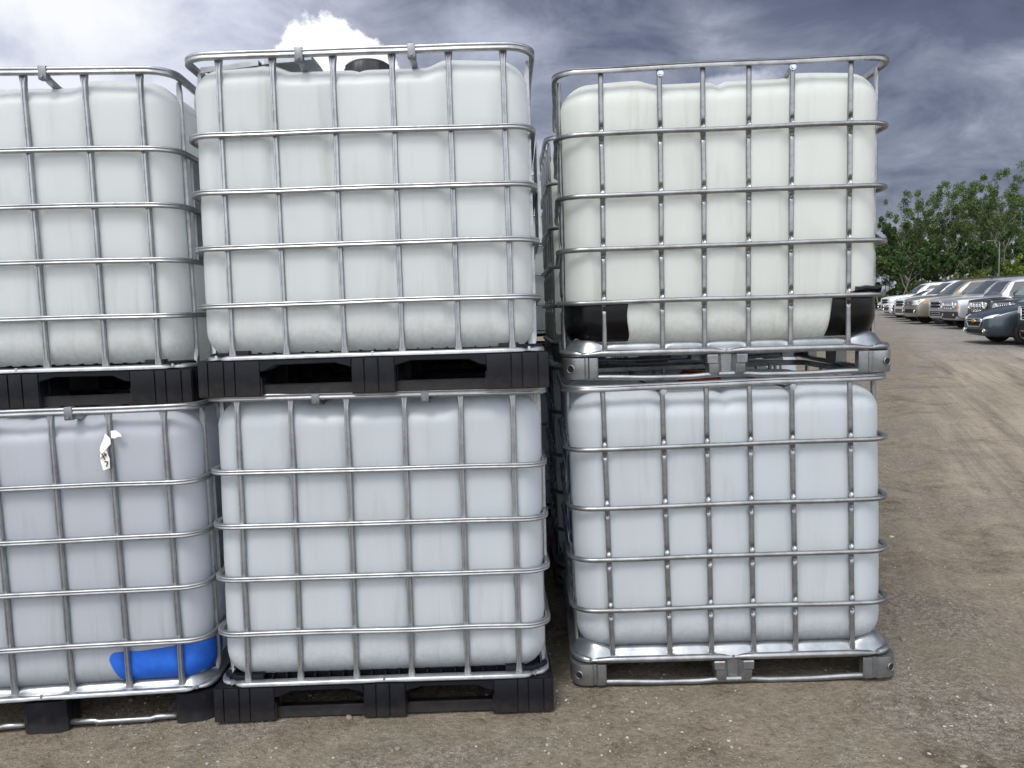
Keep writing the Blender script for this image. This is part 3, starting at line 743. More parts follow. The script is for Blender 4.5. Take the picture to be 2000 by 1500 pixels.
# black wraps on the lower corners of tote 3U
def wrapL(u, v): return .128, .300, u+.004*math.sin(v*7)
o = B3U.patch('corner_wrap', 'black_film', tU3, -.349, -.82, .128, .300, .006, ragged=.004, seed=3, edge=wrapL); o.location.x = -.013
def wrapR(u, v): return .128, .308+.012*smooth01((u-.45)/.05), u+.022*(v-.5)
o = B3U.patch('corner_wrap', 'black_film', tU3, .391, .80, .128, .318, .006, ragged=.006, seed=8, edge=wrapR); o.location.x = -.013
mb = MB()
mb.rings([[(x, -.484+dy, .322+dz+.012*noise.noise(Vector((x*20, dz*40, 1)))) for dy, dz in ((-.004, -.012), (-.012, -.002), (-.006, .010), (.012, .013), (.03, .004), (.02, -.010))] for x in [.470+.011*i for i in range(9)]])
mb.build('wrap_fold', 'black_film', tU3, smooth=40)
# side labels on the left faces of the right stack
def side_label(parent, z0, z1, y0, y1, base, marks):
    mb = MB(); mb.box(-.5955, -.5925, y0, y1, z0, z1); lb = mb.build('side_label', base, parent)
    mk = MB()
    for (m_i, ya, yb, za, zb, kind) in marks:
        mk.mi = m_i
        if kind == 'd':
            cy, cz, h = (ya+yb)/2, (za+zb)/2, (yb-ya)/2; mk.prism([(cy-h, cz), (cy, cz-h), (cy+h, cz), (cy, cz+h)], 'x', -.5968, -.5956)
        else: mk.box(-.5968, -.5956, ya, yb, za, zb)
    mk.build('label_print', ['label_white', 'navy', 'label_orange'], lb)
side_label(tL3, .50, .90, -.40, .05, 'navy', [(0, -.37, -.27, .72, .82, 'd'), (0, -.37, -.27, .60, .70, 'd'), (0, -.24, .02, .80, .84, 'b'), (0, -.24, -.02, .74, .76, 'b'), (0, -.24, .0, .68, .70, 'b'), (0, -.37, .02, .53, .56, 'b')])
side_label(tU3, .52, .90, -.36, .08, 'sheet', [(1, -.33, .04, .82, .86, 'b'), (1, -.33, -.02, .76, .775, 'b'), (2, -.33, -.20, .62, .72, 'd'), (1, -.16, .04, .68, .69, 'b'), (1, -.16, .02, .64, .65, 'b'), (1, -.33, .02, .56, .575, 'b')])

# loose bent sheet on top of the middle stack
def loose_sheet():
    M = tmtx('2U', True)
    t = thing('metal_sheet', 'bent galvanised sheet lying across the top of the middle stack', 'metal sheet', mtx=M)
    mb = MB(); pts = []
    def strip(x0, x1, y0, y1, z00, z01, lip):
        n = 8; vs = []; 
        for i in range(n+1):
            x = x0+(x1-x0)*i/n; z = z00+(z01-z00)*i/n+.002*noise.noise(Vector((x*14, y0, 2)))
            vs += [(x, y0-.010, z-lip), (x, y0-.010, z-lip+.0015), (x, y0, z-lip+.003), (x, y0, z), (x, (y0+y1)/2, z+.006), (x, y1, z+.002), (x, y1, z-.0005), (x, (y0+y1)/2, z+.0042), (x, y0+.0018, z-.0018), (x, y0+.0018, z-lip+.001)]
        rings = [vs[i*10:(i+1)*10] for i in range(n+1)]; mb.rings(rings)
    strip(-.565, -.365, -.42, -.16, 1.134, 1.154, .022)
    strip(-.345, -.182, -.42, -.16, 1.155, 1.166, .020)
    mb.box(-.370, -.343, -.385, -.18, 1.150, 1.1525)
    mb.build('sheet', 'sheet', t, smooth=30)
loose_sheet()

# torn paper label hanging on a post of tote 1L
def paper():
    M = tmtx('1L'); t = thing('paper_scrap', 'torn white paper label with black pen strokes hanging from the tote post', 'paper', mtx=M @ Matrix.Translation((.2938, -.484, 1.0)))
    mb = MB()
    def poly(pts, th=.0008):
        n = len(pts); c = Vector((0, 0, 0)); P = [Vector(p) for p in pts]
        vs = [p for p in P]+[p+Vector((0, th, 0)) for p in P]; fs = [tuple(range(n)), tuple(range(2*n-1, n-1, -1))]+[(i, n+i, n+(i+1) % n, (i+1) % n) for i in range(n)]
        mb.add(vs, fs)
    poly([(-.010, -.004, .066), (.008, -.009, .048), (.010, -.013, .030), (-.006, -.016, .012), (-.022, -.014, -.004), (-.030, -.010, .008), (-.026, -.009, .026), (-.014, -.006, .050)])
    poly([(-.024, -.010, .006), (-.006, -.0145, .010), (.002, -.012, -.02), (.000, -.010, -.055), (-.022, -.012, -.062), (-.029, -.013, -.030), (-.030, -.011, -.010)])
    poly([(.010, -.006, .074), (.028, -.009, .076), (.046, -.012, .062), (.048, -.011, .052), (.036, -.016, .054), (.022, -.012, .048), (.011, -.008, .050)])
    p = mb.build('paper', 'paper', t)
    ik = MB()
    def stroke(a, b_, w=.0016):
        a, b_ = Vector(a), Vector(b_); ik.tube([a, b_], w, 5)
    for a, b_ in (((-.026, -.0150, -.020), (-.006, -.0150, -.002)), ((-.022, -.0150, -.002), (-.012, -.0150, -.024)), ((-.014, -.0155, .0), (-.006, -.0155, -.012)), ((-.016, -.0138, -.030), (-.004, -.0138, -.032)), ((-.004, -.0138, -.032), (-.010, -.0138, -.048))): stroke(a, b_)
    ik.build('ink_stroke', 'ink', p)
paper()

# rows standing behind
kids = kidmap()
rows = [(tL2, '2L', -.50, 4.17, 0), (tU2, '2U', -.47, 4.20, 1), (tL3, '3L', .80, 4.36, 0), (tU3, '3U', .83, 4.42, 1), (tL1, '1L', -1.72, 4.19, 0), (tU1, '1U', -1.72, 4.25, 1),
        (tL2, '2L', .06, 5.47, 0), (tU2, '2U', .03, 5.50, 1), (tL3, '3L', 1.36, 5.60, 0), (tL2, '2L', -1.25, 5.5, 0), (tU1, '1U', -1.25, 5.5, 1)]
skipn = ('corner_wrap', 'wrap_fold', 'blue_patch', 'side_label')
labs = ['second row tote on black pallet directly behind the lower middle tote', 'second row tote directly behind the upper tote with the black cap', 'second row tote directly behind the lower right tote with red cap',
        'second row tote directly behind the upper tote with black corner wraps', 'second row tote directly behind the tote with the blue corner patch', 'second row tote directly behind the upper tote at the left edge',
        'third row tote glimpsed low through the gap between the middle and right stacks', 'third row tote glimpsed high through the gap between the middle and right stacks',
        'third row tote seen only through the gap over the red cap', 'third row tote behind the left and middle stacks, on the ground', 'third row tote behind the left and middle stacks, on the upper tier']
rnd = random.Random(3)
def copy_skip(o, parent):
    c = o.copy(); COL.objects.link(c); c.parent = parent
    for ch in kids[o.name]: copy_skip(ch, c)
for (src, key, x, y, u), lb in zip(rows, labs):
    c = src.copy(); COL.objects.link(c)
    c.matrix_world = Matrix.Translation((x, y, UPZ if u else 0)) @ Matrix.Rotation(rnd.uniform(-.03, .03), 4, 'Z')
    c['label'] = lb; c['group'] = 'liquid totes in the rows behind'
    for ch in kids[src.name]:
        if ch.name.split('.')[0] in skipn: continue
        copy_skip(ch, c)

# ------------------------------------------------------------------ cars
def catmull(P, t):
    i = max(0, min(len(P)-2, int(t))); f = t-i
    p0, p1, p2, p3 = P[max(i-1, 0)], P[i], P[i+1], P[min(i+2, len(P)-1)]
    return [b_+.5*f*((c-a)+f*(2*a-5*b_+4*c-d+f*(3*(b_-c)+d-a))) for a, b_, c, d in zip(p0, p1, p2, p3)]
STY = {
 # x from nose (0) backwards, zbottom, zbelt(half hood), zroof, halfwidth, roof halfwidth ratio
 'sedan': dict(L=4.6, wb=(.90, 3.58), wr=.33, hw=.90, st=[(0, .34, .62, .66, .60), (.05, .26, .68, .72, .74), (.25, .21, .76, .80, .84), (.7, .19, .88, .92, .895), (1.25, .19, .97, 1.02, .90), (1.45, .19, .99, 1.12, .90), (2.1, .19, 1.0, 1.42, .90), (2.7, .19, 1.01, 1.47, .90), (3.3, .19, 1.03, 1.41, .90), (3.95, .20, 1.05, 1.14, .88), (4.4, .24, 1.02, 1.06, .82), (4.6, .36, .9, .94, .70)]),
 'suv': dict(L=4.8, wb=(.95, 3.75), wr=.38, hw=.97, st=[(0, .42, .90, .96, .72), (.05, .34, .98, 1.03, .86), (.22, .30, 1.04, 1.09, .92), (.7, .28, 1.09, 1.14, .96), (1.3, .28, 1.12, 1.18, .97), (1.48, .28, 1.14, 1.30, .97), (2.05, .28, 1.16, 1.72, .96), (2.7, .28, 1.17, 1.79, .96), (3.8, .28, 1.18, 1.79, .96), (4.4, .30, 1.18, 1.72, .95), (4.65, .34, 1.15, 1.52, .92), (4.8, .42, 1.05, 1.15, .84)]),
 'box': dict(L=4.4, wb=(.80, 3.42), wr=.37, hw=.88, st=[(0, .42, .96, 1.02, .74), (.03, .36, 1.0, 1.06, .84), (.2, .32, 1.03, 1.08, .87), (.7, .30, 1.05, 1.11, .88), (1.35, .30, 1.07, 1.13, .88), (1.45, .30, 1.08, 1.26, .88), (1.80, .30, 1.10, 1.66, .87), (2.3, .30, 1.10, 1.74, .87), (3.5, .30, 1.11, 1.74, .87), (4.1, .32, 1.11, 1.70, .86), (4.3, .36, 1.08, 1.45, .84), (4.4, .44, 1.0, 1.1, .78)]),
}
def make_car(style, paint_name, label, opts, loc, heading):
    S = STY[style]; t = thing('parked_car', label, 'car', 'cars parked along the far side of the lane', loc=loc); t.rotation_euler.z = heading
    st = [list(s_) for s_ in S['st']]; mb = MB(); rings = []; N = 5*(len(st)-1)
    for k in range(N+1):
        x, zb, zbelt, zr, hw = catmull(st, k/5*1.0) if k < N else st[-1]
        cab = smooth01((zr-zbelt-.06)/.25); rw = hw*(.90*(1-cab)+.74*cab); h = zbelt-zb
        half = [(0, zb), (hw*.80, zb), (hw*.95, zb+.05), (hw, zb+.26*h), (hw*.995, zb+.55*h), (hw*.985, zb+.78*h), (hw*.955, zbelt-.02), (hw*.93*(1-cab)+hw*.90*cab, zbelt+.01), ((rw+hw*.90)/2*(1)+.015*cab, (zbelt+zr)/2), (rw, zr-.045*cab-.01), (rw*.88, zr-.005), (rw*.5, zr+.015), (0, zr+.022)]
        ring = half+[(-a, b_) for a, b_ in half[-2:0:-1]]
        rings.append([(-x, a, b_) for a, b_ in ring])
    mb.rings(rings); body = mb.build('body', paint_name, t, smooth=38)
    bvh = BVHTree.FromPolygons([Vector(v) for v in mb.v], mb.f)
    def patch(name, mname, pts, axis, off=.008, parent=None, nsub=6, smooth=40):
        """outline pts (a,b) projected onto the body: axis 'x' = (y,z) from the front, 'y+'/'y-' = (x,z) from a side, 'w' = windscreen (y,z)"""
        # triangulated grid: quad patch with 4 corners, bilinear
        A, B_, C_, D_ = [Vector(p) for p in pts]; g = []
        for i in range(nsub+1):
            row = []
            for j in range(nsub+1):
                u, v = i/nsub, j/nsub; p = (A*(1-u)+B_*u)*(1-v)+(D_*(1-u)+C_*u)*v
                if axis == 'x': o_, d_ = Vector((2, p.x, p.y)), Vector((-1, 0, 0))
                elif axis == 'y+': o_, d_ = Vector((p.x, 3, p.y)), Vector((0, -1, 0))
                else: o_, d_ = Vector((p.x, -3, p.y)), Vector((0, 1, 0))
                hit, nr, _, _ = bvh.ray_cast(o_, d_)
                if hit is None:
                    hit, nr, _, _ = bvh.find_nearest(Vector((0, p.x, p.y)) if axis == 'x' else Vector((p.x, .9 if axis == 'y+' else -.9, p.y)))
                if nr.dot(d_) > 0: nr = -nr
                row.append((hit+nr*off, hit-nr*.02))
            g.append(row)
        m_ = MB(); n = nsub+1; vs = [g[i][j][0] for i in range(n) for j in range(n)]+[g[i][j][1] for i in range(n) for j in range(n)]; Bn = n*n; fs = []
        for i in range(nsub):
            for j in range(nsub): a = i*n+j; fs.append((a, a+1, a+n+1, a+n)); fs.append((Bn+a, Bn+a+n, Bn+a+n+1, Bn+a+1))
        edge = [(0, j) for j in range(nsub)]+[(i, nsub) for i in range(nsub)]+[(nsub, j) for j in range(nsub, 0, -1)]+[(i, 0) for i in range(nsub, 0, -1)]
        for q in range(len(edge)):
            a = edge[q][0]*n+edge[q][1]; b_ = edge[(q+1) % len(edge)][0]*n+edge[(q+1) % len(edge)][1]; fs.append((a, Bn+a, Bn+b_, b_))
        m_.add(vs, fs); return m_.build(name, mname, parent or t, smooth=smooth)
    hw = S['hw']; gl = opts.get('glass', 'glass')
    # glass
    roof = max(s_[3] for s_ in S['st']); belt = S['st'][5][2]
    zw0, zw1 = S['st'][5][3]-.02, S['st'][6][3]-.02
    zw1 = roof-.10; zw0 = S['st'][4][3]+.03
    patch('windscreen', gl, [(-hw*.80, zw0), (hw*.80, zw0), (hw*.66, zw1), (-hw*.66, zw1)], 'x', .006, nsub=10)
    xs_ = S['st']
    for ax in ('y+', 'y-'):
        if style == 'sedan': fr = [(-1.62, belt+.05), (-2.52, belt+.06), (-2.52, roof-.12), (-2.16, roof-.14)]; rr_ = [(-2.58, belt+.06), (-3.62, belt+.08), (-3.20, roof-.15), (-2.58, roof-.12)]; ex = None
        elif style == 'suv': fr = [(-1.66, belt+.06), (-2.60, belt+.07), (-2.60, roof-.13), (-2.10, roof-.15)]; rr_ = [(-2.67, belt+.07), (-3.55, belt+.07), (-3.55, roof-.13), (-2.67, roof-.13)]; ex = [(-3.63, belt+.07), (-4.35, belt+.09), (-4.22, roof-.15), (-3.63, roof-.13)]
        else: fr = [(-1.60, belt+.06), (-2.40, belt+.06), (-2.40, roof-.12), (-1.86, roof-.14)]; rr_ = [(-2.47, belt+.06), (-3.25, belt+.06), (-3.25, roof-.12), (-2.47, roof-.12)]; ex = [(-3.33, belt+.06), (-4.0, belt+.06), (-3.92, roof-.13), (-3.33, roof-.12)]
        for q in (fr, rr_, ex):
            if q: patch('side_window', 'glass', q, ax, .006)
    # lamps, grille, bumper: positions from opts
    for nm, mt, pts, off in opts['front']:
        if nm[0] == '*':       # mirrored pair
            patch(nm[1:], mt, pts, 'x', off); patch(nm[1:], mt, [(-a, b_) for a, b_ in pts][::-1], 'x', off)
        else: patch(nm, mt, pts, 'x', off)
    for s_, ax in ((1, 'y+'), (-1, 'y-')):
        if opts.get('marker'): x, z = opts['marker']; patch('side_marker', 'amber', [(-x, z), (-x-.10, z), (-x-.10, z+.05), (-x, z+.05)], ax, .006, nsub=2)
        m_ = MB(); zc = belt+.10; xm = -(1.72 if style != 'box' else 1.62)
        m_.rings([[(xm+.07*a*k, s_*(hw*.93+d), zc+.07*b_*k) for a, b_ in ((-.8, -.8), (.6, -.9), (1, 0), (.6, .9), (-.8, .8))] for d, k in ((.02, .3), (.05, .8), (.13, 1), (.19, .8))]); m_.build('mirror', opts.get('mirror', paint_name), t, smooth=40)
    for xw in S['wb']:
        for s_ in (-1, 1):
            r = S['wr']; wy = s_*(hw-.105)
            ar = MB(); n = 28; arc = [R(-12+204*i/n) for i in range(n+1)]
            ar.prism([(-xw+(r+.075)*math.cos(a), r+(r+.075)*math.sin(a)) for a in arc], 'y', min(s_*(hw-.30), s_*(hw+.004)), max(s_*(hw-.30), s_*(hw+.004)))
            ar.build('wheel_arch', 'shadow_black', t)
            wq = MB(); cy = MB()
            prof = [(-.105, r*.70), (-.115, r*.86), (-.09, r*.985), (-.05, r), (.05, r), (.09, r*.985), (.115, r*.86), (.105, r*.70)]
            wq.rings([[(rr*math.cos(2*math.pi*k/28), d, rr*math.sin(2*math.pi*k/28)) for k in range(28)] for d, rr in prof])
            wh = wq.build('wheel', 'tyre', t, smooth=40, loc=(-xw, wy+s_*.03, r))
            rm = MB(); rr = r*.68
            rm.tube([(rr*math.cos(2*math.pi*k/24), s_*.112, rr*math.sin(2*math.pi*k/24)) for k in range(24)], .014, 6, close=True)
            for k in range(opts.get('spokes', 6)):
                a = 2*math.pi*k/opts.get('spokes', 6)+.2; c, s2 = math.cos(a), math.sin(a)
                P = [(.03, -.04), (rr, -.028), (rr, .028), (.03, .04)]
                q = [(x*c-y*s2, x*s2+y*c) for x, y in P]
                rm.prism(q, 'y', s_*.106, s_*.120)
            rm.cyl((0, s_*.116, 0), 'y', .055, .02, 14); rm.build('rim', 'rim', wh, smooth=30)
    if opts.get('rack'):
        for s_ in (-1, 1):
            m_ = MB(); m_.tube([(-2.2, s_*hw*.62, roof+.0), (-2.3, s_*hw*.62, roof+.055), (-4.0, s_*hw*.62, roof+.055), (-4.1, s_*hw*.62, roof)], .018, 6); m_.build('roof_rail', 'trim', t, smooth='all')
    for fn in opts.get('extra', []): fn(t, bvh)
    return t
def on_nose(bvh, y, z, off=.012):
    h, n, _, _ = bvh.ray_cast(Vector((2, y, z)), Vector((-1, 0, 0)))
    return (h if h is not None else Vector((0, y, z)))+Vector((off, 0, 0))
def slots(n, w, z0, z1, mt='chrome', name='grille_bar', dark='shadow_black', surround='chrome'):
    def f(t, bvh):
        for i in range(n+1):
            y = -w+2*w*i/n; a = on_nose(bvh, y, z0, .022); b_ = on_nose(bvh, y, z1, .022)
            m_ = MB(); m_.tube([a, b_], .020 if n > 5 else .014, 6); m_.build(name, mt, t, smooth='all')
        for z in (z0, z1):
            m_ = MB(); m_.tube([on_nose(bvh, -w+2*w*k/8, z, .024) for k in range(9)], .022, 6); m_.build('grille_frame', mt, t, smooth='all')
    return f
def bars(n, w, z0, z1, r=.012, mt='chrome'):
    def f(t, bvh):
        for i in range(n):
            z = z0+(z1-z0)*i/max(1, n-1); m_ = MB(); m_.tube([on_nose(bvh, -w+2*w*k/10, z, .02) for k in range(11)], r, 6); m_.build('grille_bar', mt, t, smooth='all')
    return f
def frame(pts, r=.014, mt='chrome'):
    def f(t, bvh):
        P = []
        for i, (a, b_) in enumerate(pts):
            c, d = pts[(i+1) % len(pts)]
            for k in range(5): P.append(on_nose(bvh, a+(c-a)*k/5, b_+(d-b_)*k/5, .016))
        m_ = MB(); m_.tube(P, r, 6, close=True); m_.build('grille_frame', mt, t, smooth='all')
    return f
def badge(z, shape, mt, s=.09):
    def f(t, bvh):
        c = on_nose(bvh, 0, z, .03); m_ = MB()
        if shape == 'tie': P = [(-1, -.28), (-.42, -.28), (-.30, -.42), (.45, -.42), (.38, -.28), (1.1, -.28), (.85, .28), (.42, .28), (.30, .42), (-.45, .42), (-.38, .28), (-1.2, .28)]
        else: P = [(math.cos(a)*.9, math.sin(a)*.55) for a in [2*math.pi*k/16 for k in range(16)]]
        m_.prism([(c.y+a*s, c.z+b_*s) for a, b_ in P], 'x', c.x, c.x+.012); m_.build('badge', mt, t)
    return f
def rounds(y, z, r, mt='lamp_glass', name='headlight', ring=True):
    def f(t, bvh):
        for s_ in (-1, 1):
            c = on_nose(bvh, s_*y, z, .01); m_ = MB(); m_.cyl(c+Vector((.006, 0, 0)), 'x', r, .03, 20, bev=.006); h = m_.build(name, mt, t, smooth=40)
            if ring:
                q = MB(); q.tube([c+Vector((.022, r*1.04*math.cos(2*math.pi*k/20), r*1.04*math.sin(2*math.pi*k/20))) for k in range(20)], .010, 6, close=True); q.build('lamp_ring', 'chrome', h, smooth='all')
    return f
O_sedan = dict(marker=(.62, .52), glass='glass_light', front=[
    ('*headlight', 'lamp_glass', [(.46, .64), (.76, .69), (.79, .78), (.56, .71)], .012), ('grille', 'shadow_black', [(-.36, .50), (.36, .50), (.43, .665), (-.43, .665)], .004), ('lower_grille', 'shadow_black', [(-.46, .30), (.46, .30), (.50, .40), (-.50, .40)], .006),
    ('*fog_trim', 'chrome', [(.50, .36), (.70, .37), (.70, .39), (.50, .38)], .012)],
    extra=[frame([(-.34, .47), (.34, .47), (.46, .60), (.43, .665), (-.43, .665), (-.46, .60)], .014), bars(1, .43, .615, .615, .016), badge(.62, 'tie', 'gold', .10), rounds(.60, .375, .045, 'lamp_glass', 'fog_lamp')])
O_tan = dict(rack=True, marker=(.30, .86), front=[
    ('*headlight', 'lamp_glass', [(.50, .80), (.88, .82), (.90, 1.01), (.50, .99)], .012), ('grille', 'shadow_black', [(-.44, .79), (.44, .79), (.46, .98), (-.46, .98)], .006),
    ('lower_grille', 'shadow_black', [(-.52, .48), (.52, .48), (.56, .64), (-.56, .64)], .006), ('*fog_trim', 'trim', [(.64, .50), (.82, .52), (.82, .62), (.64, .62)], .006)],
    extra=[bars(3, .46, .82, .96, .018, 'rim'), badge(.89, 'oval', 'chrome', .10), rounds(.72, .57, .05, 'lamp_glass', 'fog_lamp')])
O_silversuv = dict(rack=True, front=[('*headlight', 'lamp_glass', [(.56, .82), (.90, .83), (.90, 1.0), (.56, .98)], .012), ('grille', 'shadow_black', [(-.50, .70), (.50, .70), (.50, .98), (-.50, .98)], .006),
    ('lower_grille', 'trim', [(-.60, .42), (.60, .42), (.60, .60), (-.60, .60)], .008)], extra=[bars(3, .50, .72, .96, .022), badge(.84, 'oval', 'navy', .11), bars(2, .5, .47, .55, .012)])
O_patriot = dict(front=[('grille', 'shadow_black', [(-.42, .72), (.42, .72), (.42, .97), (-.42, .97)], .006), ('bumper', 'trim', [(-.84, .40), (.84, .40), (.82, .64), (-.82, .64)], .03),
    ('*turn_lamp', 'amber', [(.74, .76), (.84, .76), (.84, .84), (.74, .84)], .012)], extra=[slots(7, .42, .73, .96), rounds(.58, .86, .105), rounds(.52, .53, .05, 'lamp_glass', 'fog_lamp', False)])
O_wrangler = dict(marker=(.25, .84), glass='glass_light', mirror='trim', front=[('grille', 'shadow_black', [(-.38, .66), (.38, .66), (.38, 1.0), (-.38, 1.0)], .006), ('bumper', 'trim', [(-.84, .42), (.84, .42), (.84, .60), (-.84, .60)], .06)],
    extra=[slots(7, .38, .68, .98), rounds(.54, .88, .11), rounds(.50, .52, .05, 'lamp_glass', 'fog_lamp', False)])
O_black2 = dict(O_wrangler); O_black2['glass'] = 'glass_light'
O_near = dict(rack=True, front=[('*headlight', 'lamp_glass', [(.54, .82), (.90, .84), (.90, 1.0), (.54, .98)], .012), ('grille', 'shadow_black', [(-.50, .66), (.50, .66), (.52, .99), (-.52, .99)], .006), ('lower_grille', 'shadow_black', [(-.60, .42), (.60, .42), (.62, .56), (-.62, .56)], .008)],
    extra=[frame([(-.50, .66), (.50, .66), (.52, .99), (-.52, .99)], .025), bars(4, .48, .72, .94, .014), badge(.83, 'oval', 'chrome', .10), bars(1, .62, .40, .40, .02)])
O_malibu = dict(front=[('*headlight', 'lamp_glass', [(.50, .62), (.75, .66), (.78, .75), (.54, .69)], .012), ('grille', 'shadow_black', [(-.44, .42), (.44, .42), (.50, .58), (-.50, .58)], .006), ('upper_grille', 'shadow_black', [(-.40, .62), (.40, .62), (.40, .67), (-.40, .67)], .006),
    ('lower_grille', 'shadow_black', [(-.42, .28), (.42, .28), (.44, .34), (-.44, .34)], .006)], extra=[frame([(-.42, .40), (.42, .40), (.52, .58), (-.52, .58)], .014), badge(.64, 'tie', 'gold', .09), bars(3, .42, .45, .54, .006)])
O_truck = dict(O_silversuv)
HD = R(-190)
cars = [  # distance, pixel column of the nose in the photograph (turned into metres), style, paint, options, label, heading offset
 (17.9, 2016, 'suv', 'paint_black', O_near, 'black car with chrome framed grille cut off by the right edge', -2),
 (20.0, 1904, 'sedan', 'paint_teal', O_sedan, 'dark teal sedan with gold bow tie badge nearest in the row', 0),
 (22.7, 1962, 'box', 'paint_charcoal', O_black2, 'black boxy car behind the teal sedan, its upright windscreen at the right edge', 2),
 (25.2, 1910, 'box', 'paint_black', O_wrangler, 'black off-roader with round lamps and vertical chrome slots', 1),
 (27.6, 1853, 'box', 'paint_silver', O_patriot, 'silver boxy car with seven slot grille and black bumper', -1),
 (30.0, 1827, 'suv', 'paint_silver', O_silversuv, 'silver car with chrome bars in its grille beside the tan car', 0),
 (32.6, 1775, 'suv', 'paint_tan', O_tan, 'tan metallic sport utility car with large pale headlights', 0),
 (35.4, 1757, 'suv', 'paint_white', O_truck, 'white sport utility car just left of the tan car', 1),
 (38.2, 1749, 'sedan', 'paint_grey', O_malibu, 'slate grey sedan between two white cars, left of the tan car', 0),
 (41.0, 1731, 'sedan', 'paint_white', O_malibu, 'white sedan with black lower grille beside the stacked totes', -1),
 (44.0, 1728, 'suv', 'paint_white', O_silversuv, 'white tall car behind the white sedan far down the row', 1),
 (47.0, 1720, 'sedan', 'paint_white', O_malibu, 'white car at the far end of the row near the trees', 0),
]
cars = [(y, (px-994)/1507*y, a, b_, c, d, e) for y, px, a, b_, c, d, e in cars]
for (y, x, stl, pn, op, lb, dh) in cars:
    make_car(stl, pn, lb, op, (x, y, ground_z(x-1, y)-.01 if y < 90 else 0), HD+R(dh))

# ------------------------------------------------------------------ trees
def leafmat(name, c1, c2):
    m, T, b, o = mat(name, c1, .6); MATS[name] = m
    oi = T.n('ShaderNodeNewGeometry'); tc = T.n('ShaderNodeTexCoord')
    n = T.noise(tc.outputs['Object'], .9, 4, .6)
    f = T.math('ADD', T.math('MULTIPLY', oi.outputs['Random Per Island'], .6), T.math('MULTIPLY', T.ss(n, .35, .65), .4))
    c = T.mix(f, (*c1, 1), (*c2, 1)); T.l(c, b.inputs['Base Color']); b.inputs['Specular IOR Level'].default_value = .25
    t = T.n('ShaderNodeBsdfTranslucent'); T.l(c, t.inputs[0]); mx = T.n('ShaderNodeMixShader'); mx.inputs[0].default_value = .3
    T.l(b.outputs[0], mx.inputs[1]); T.l(t.outputs[0], mx.inputs[2]); T.l(mx.outputs[0], o.inputs[0])
leafmat('leaf_mid', (.050, .092, .028), (.135, .20, .065)); leafmat('leaf_dark', (.032, .066, .022), (.090, .145, .045)); leafmat('leaf_bright', (.11, .17, .03), (.20, .28, .06))
MATS['bark'], T, b, o = mat('bark', (.12, .10, .08), .9); tcx = T.n('ShaderNodeTexCoord'); nn = T.noise(tcx.outputs['Object'], 4, 5, .7); T.l(T.mix(nn, (.07, .06, .05, 1), (.24, .22, .19, 1)), b.inputs['Base Color'])
def make_tree(seed, H, spread, leaf, trunk_bare, nleaf, label, cat='tree', name='deciduous_tree', ls=.115, clumps=46):
    rnd = random.Random(seed); t = thing(name, label, cat)
    mb = MB(); tips = []
    def limb(p, d, L, r, lev):
        n = 5; pts = [p.copy()]; rs = [r]; q = p.copy()
        for i in range(n):
            d = (d+Vector((rnd.uniform(-.18, .18), rnd.uniform(-.18, .18), rnd.uniform(-.02, .16)))).normalized(); q = q+d*L/n; pts.append(q.copy()); rs.append(max(.012, r*(1-.62*(i+1)/n)))
            if lev < 2 and i >= (2 if lev == 0 else 1):
                for k in range(2 if lev == 0 else 1):
                    a = rnd.uniform(0, 6.28); dd = (d*.7+Vector((math.cos(a), math.sin(a), .35))*.8*spread).normalized()
                    limb(q, dd, L*rnd.uniform(.42, .62), rs[-1]*.65, lev+1)
            if lev >= 1 and i >= 2: tips.append(q.copy())
        tips.append(q.copy()); mb.tube(pts, rs, 6)
    nst = rnd.choice((2, 3)) if trunk_bare > .2 else 1
    for s_ in range(nst):
        a = rnd.uniform(0, 6.28); limb(Vector((.25*math.cos(a), .25*math.sin(a), -.2)), Vector((.16*math.cos(a), .16*math.sin(a), 1)).normalized(), H*.80, .013*H, 0)
    mb.build('trunk', 'bark', t, smooth='all')
    cr_ = MB(); tips = [p for p in tips if p.z > H*trunk_bare]
    if len(tips) > clumps: tips = rnd.sample(tips, clumps)
    for i in range(max(0, int(clumps*.35))):
        a = rnd.uniform(0, 6.28); zz_ = rnd.uniform(trunk_bare, .92); rr = H*.26*spread*math.sin(math.pi*min(1, max(.08, (1-zz_)*1.1)))**.6*rnd.uniform(.5, 1)
        tips.append(Vector((rr*math.cos(a), rr*math.sin(a), H*zz_)))
    per = nleaf//len(tips)
    for c in tips:
        R_ = rnd.uniform(.45, 1.0)*H*.062; sq = rnd.uniform(.8, 1.5)
        for i in range(per):
            v = Vector((rnd.gauss(0, 1), rnd.gauss(0, 1), rnd.gauss(0, 1))).normalized()*R_*rnd.random()**.45; v.z *= sq
            p = c+v; s = ls*rnd.uniform(.5, 1.25)
            nrm = (Vector((rnd.gauss(0, 1), rnd.gauss(0, 1), rnd.gauss(.6, 1)))).normalized(); u = nrm.orthogonal().normalized(); u.rotate(Matrix.Rotation(rnd.uniform(0, 6.28), 3, nrm)); w_ = nrm.cross(u)
            cr_.add([p-u*s, p+w_*s*.55, p+u*s, p-w_*s*.55], [(0, 1, 2, 3)])
    cr_.build('crown', leaf, t, fixn=False)
    return t
TG = 'trees behind the parked cars'
protos = [make_tree(1, 12.5, 1.0, 'leaf_mid', .36, 14000, 'x', clumps=82), make_tree(2, 11.0, 1.15, 'leaf_dark', .03, 30000, 'x', clumps=170),
          make_tree(4, 12.0, .9, 'leaf_mid', .28, 13500, 'x', clumps=80), make_tree(7, 3.4, 2.0, 'leaf_bright', .05, 9000, 'x', 'bush', 'leafy_bush', .10, 40),
          make_tree(9, 4.0, 2.0, 'leaf_dark', .03, 11000, 'x', 'bush', 'leafy_bush', .11, 44)]
kids = kidmap()
def px2x(px, y): return (px-1000)/1500*y
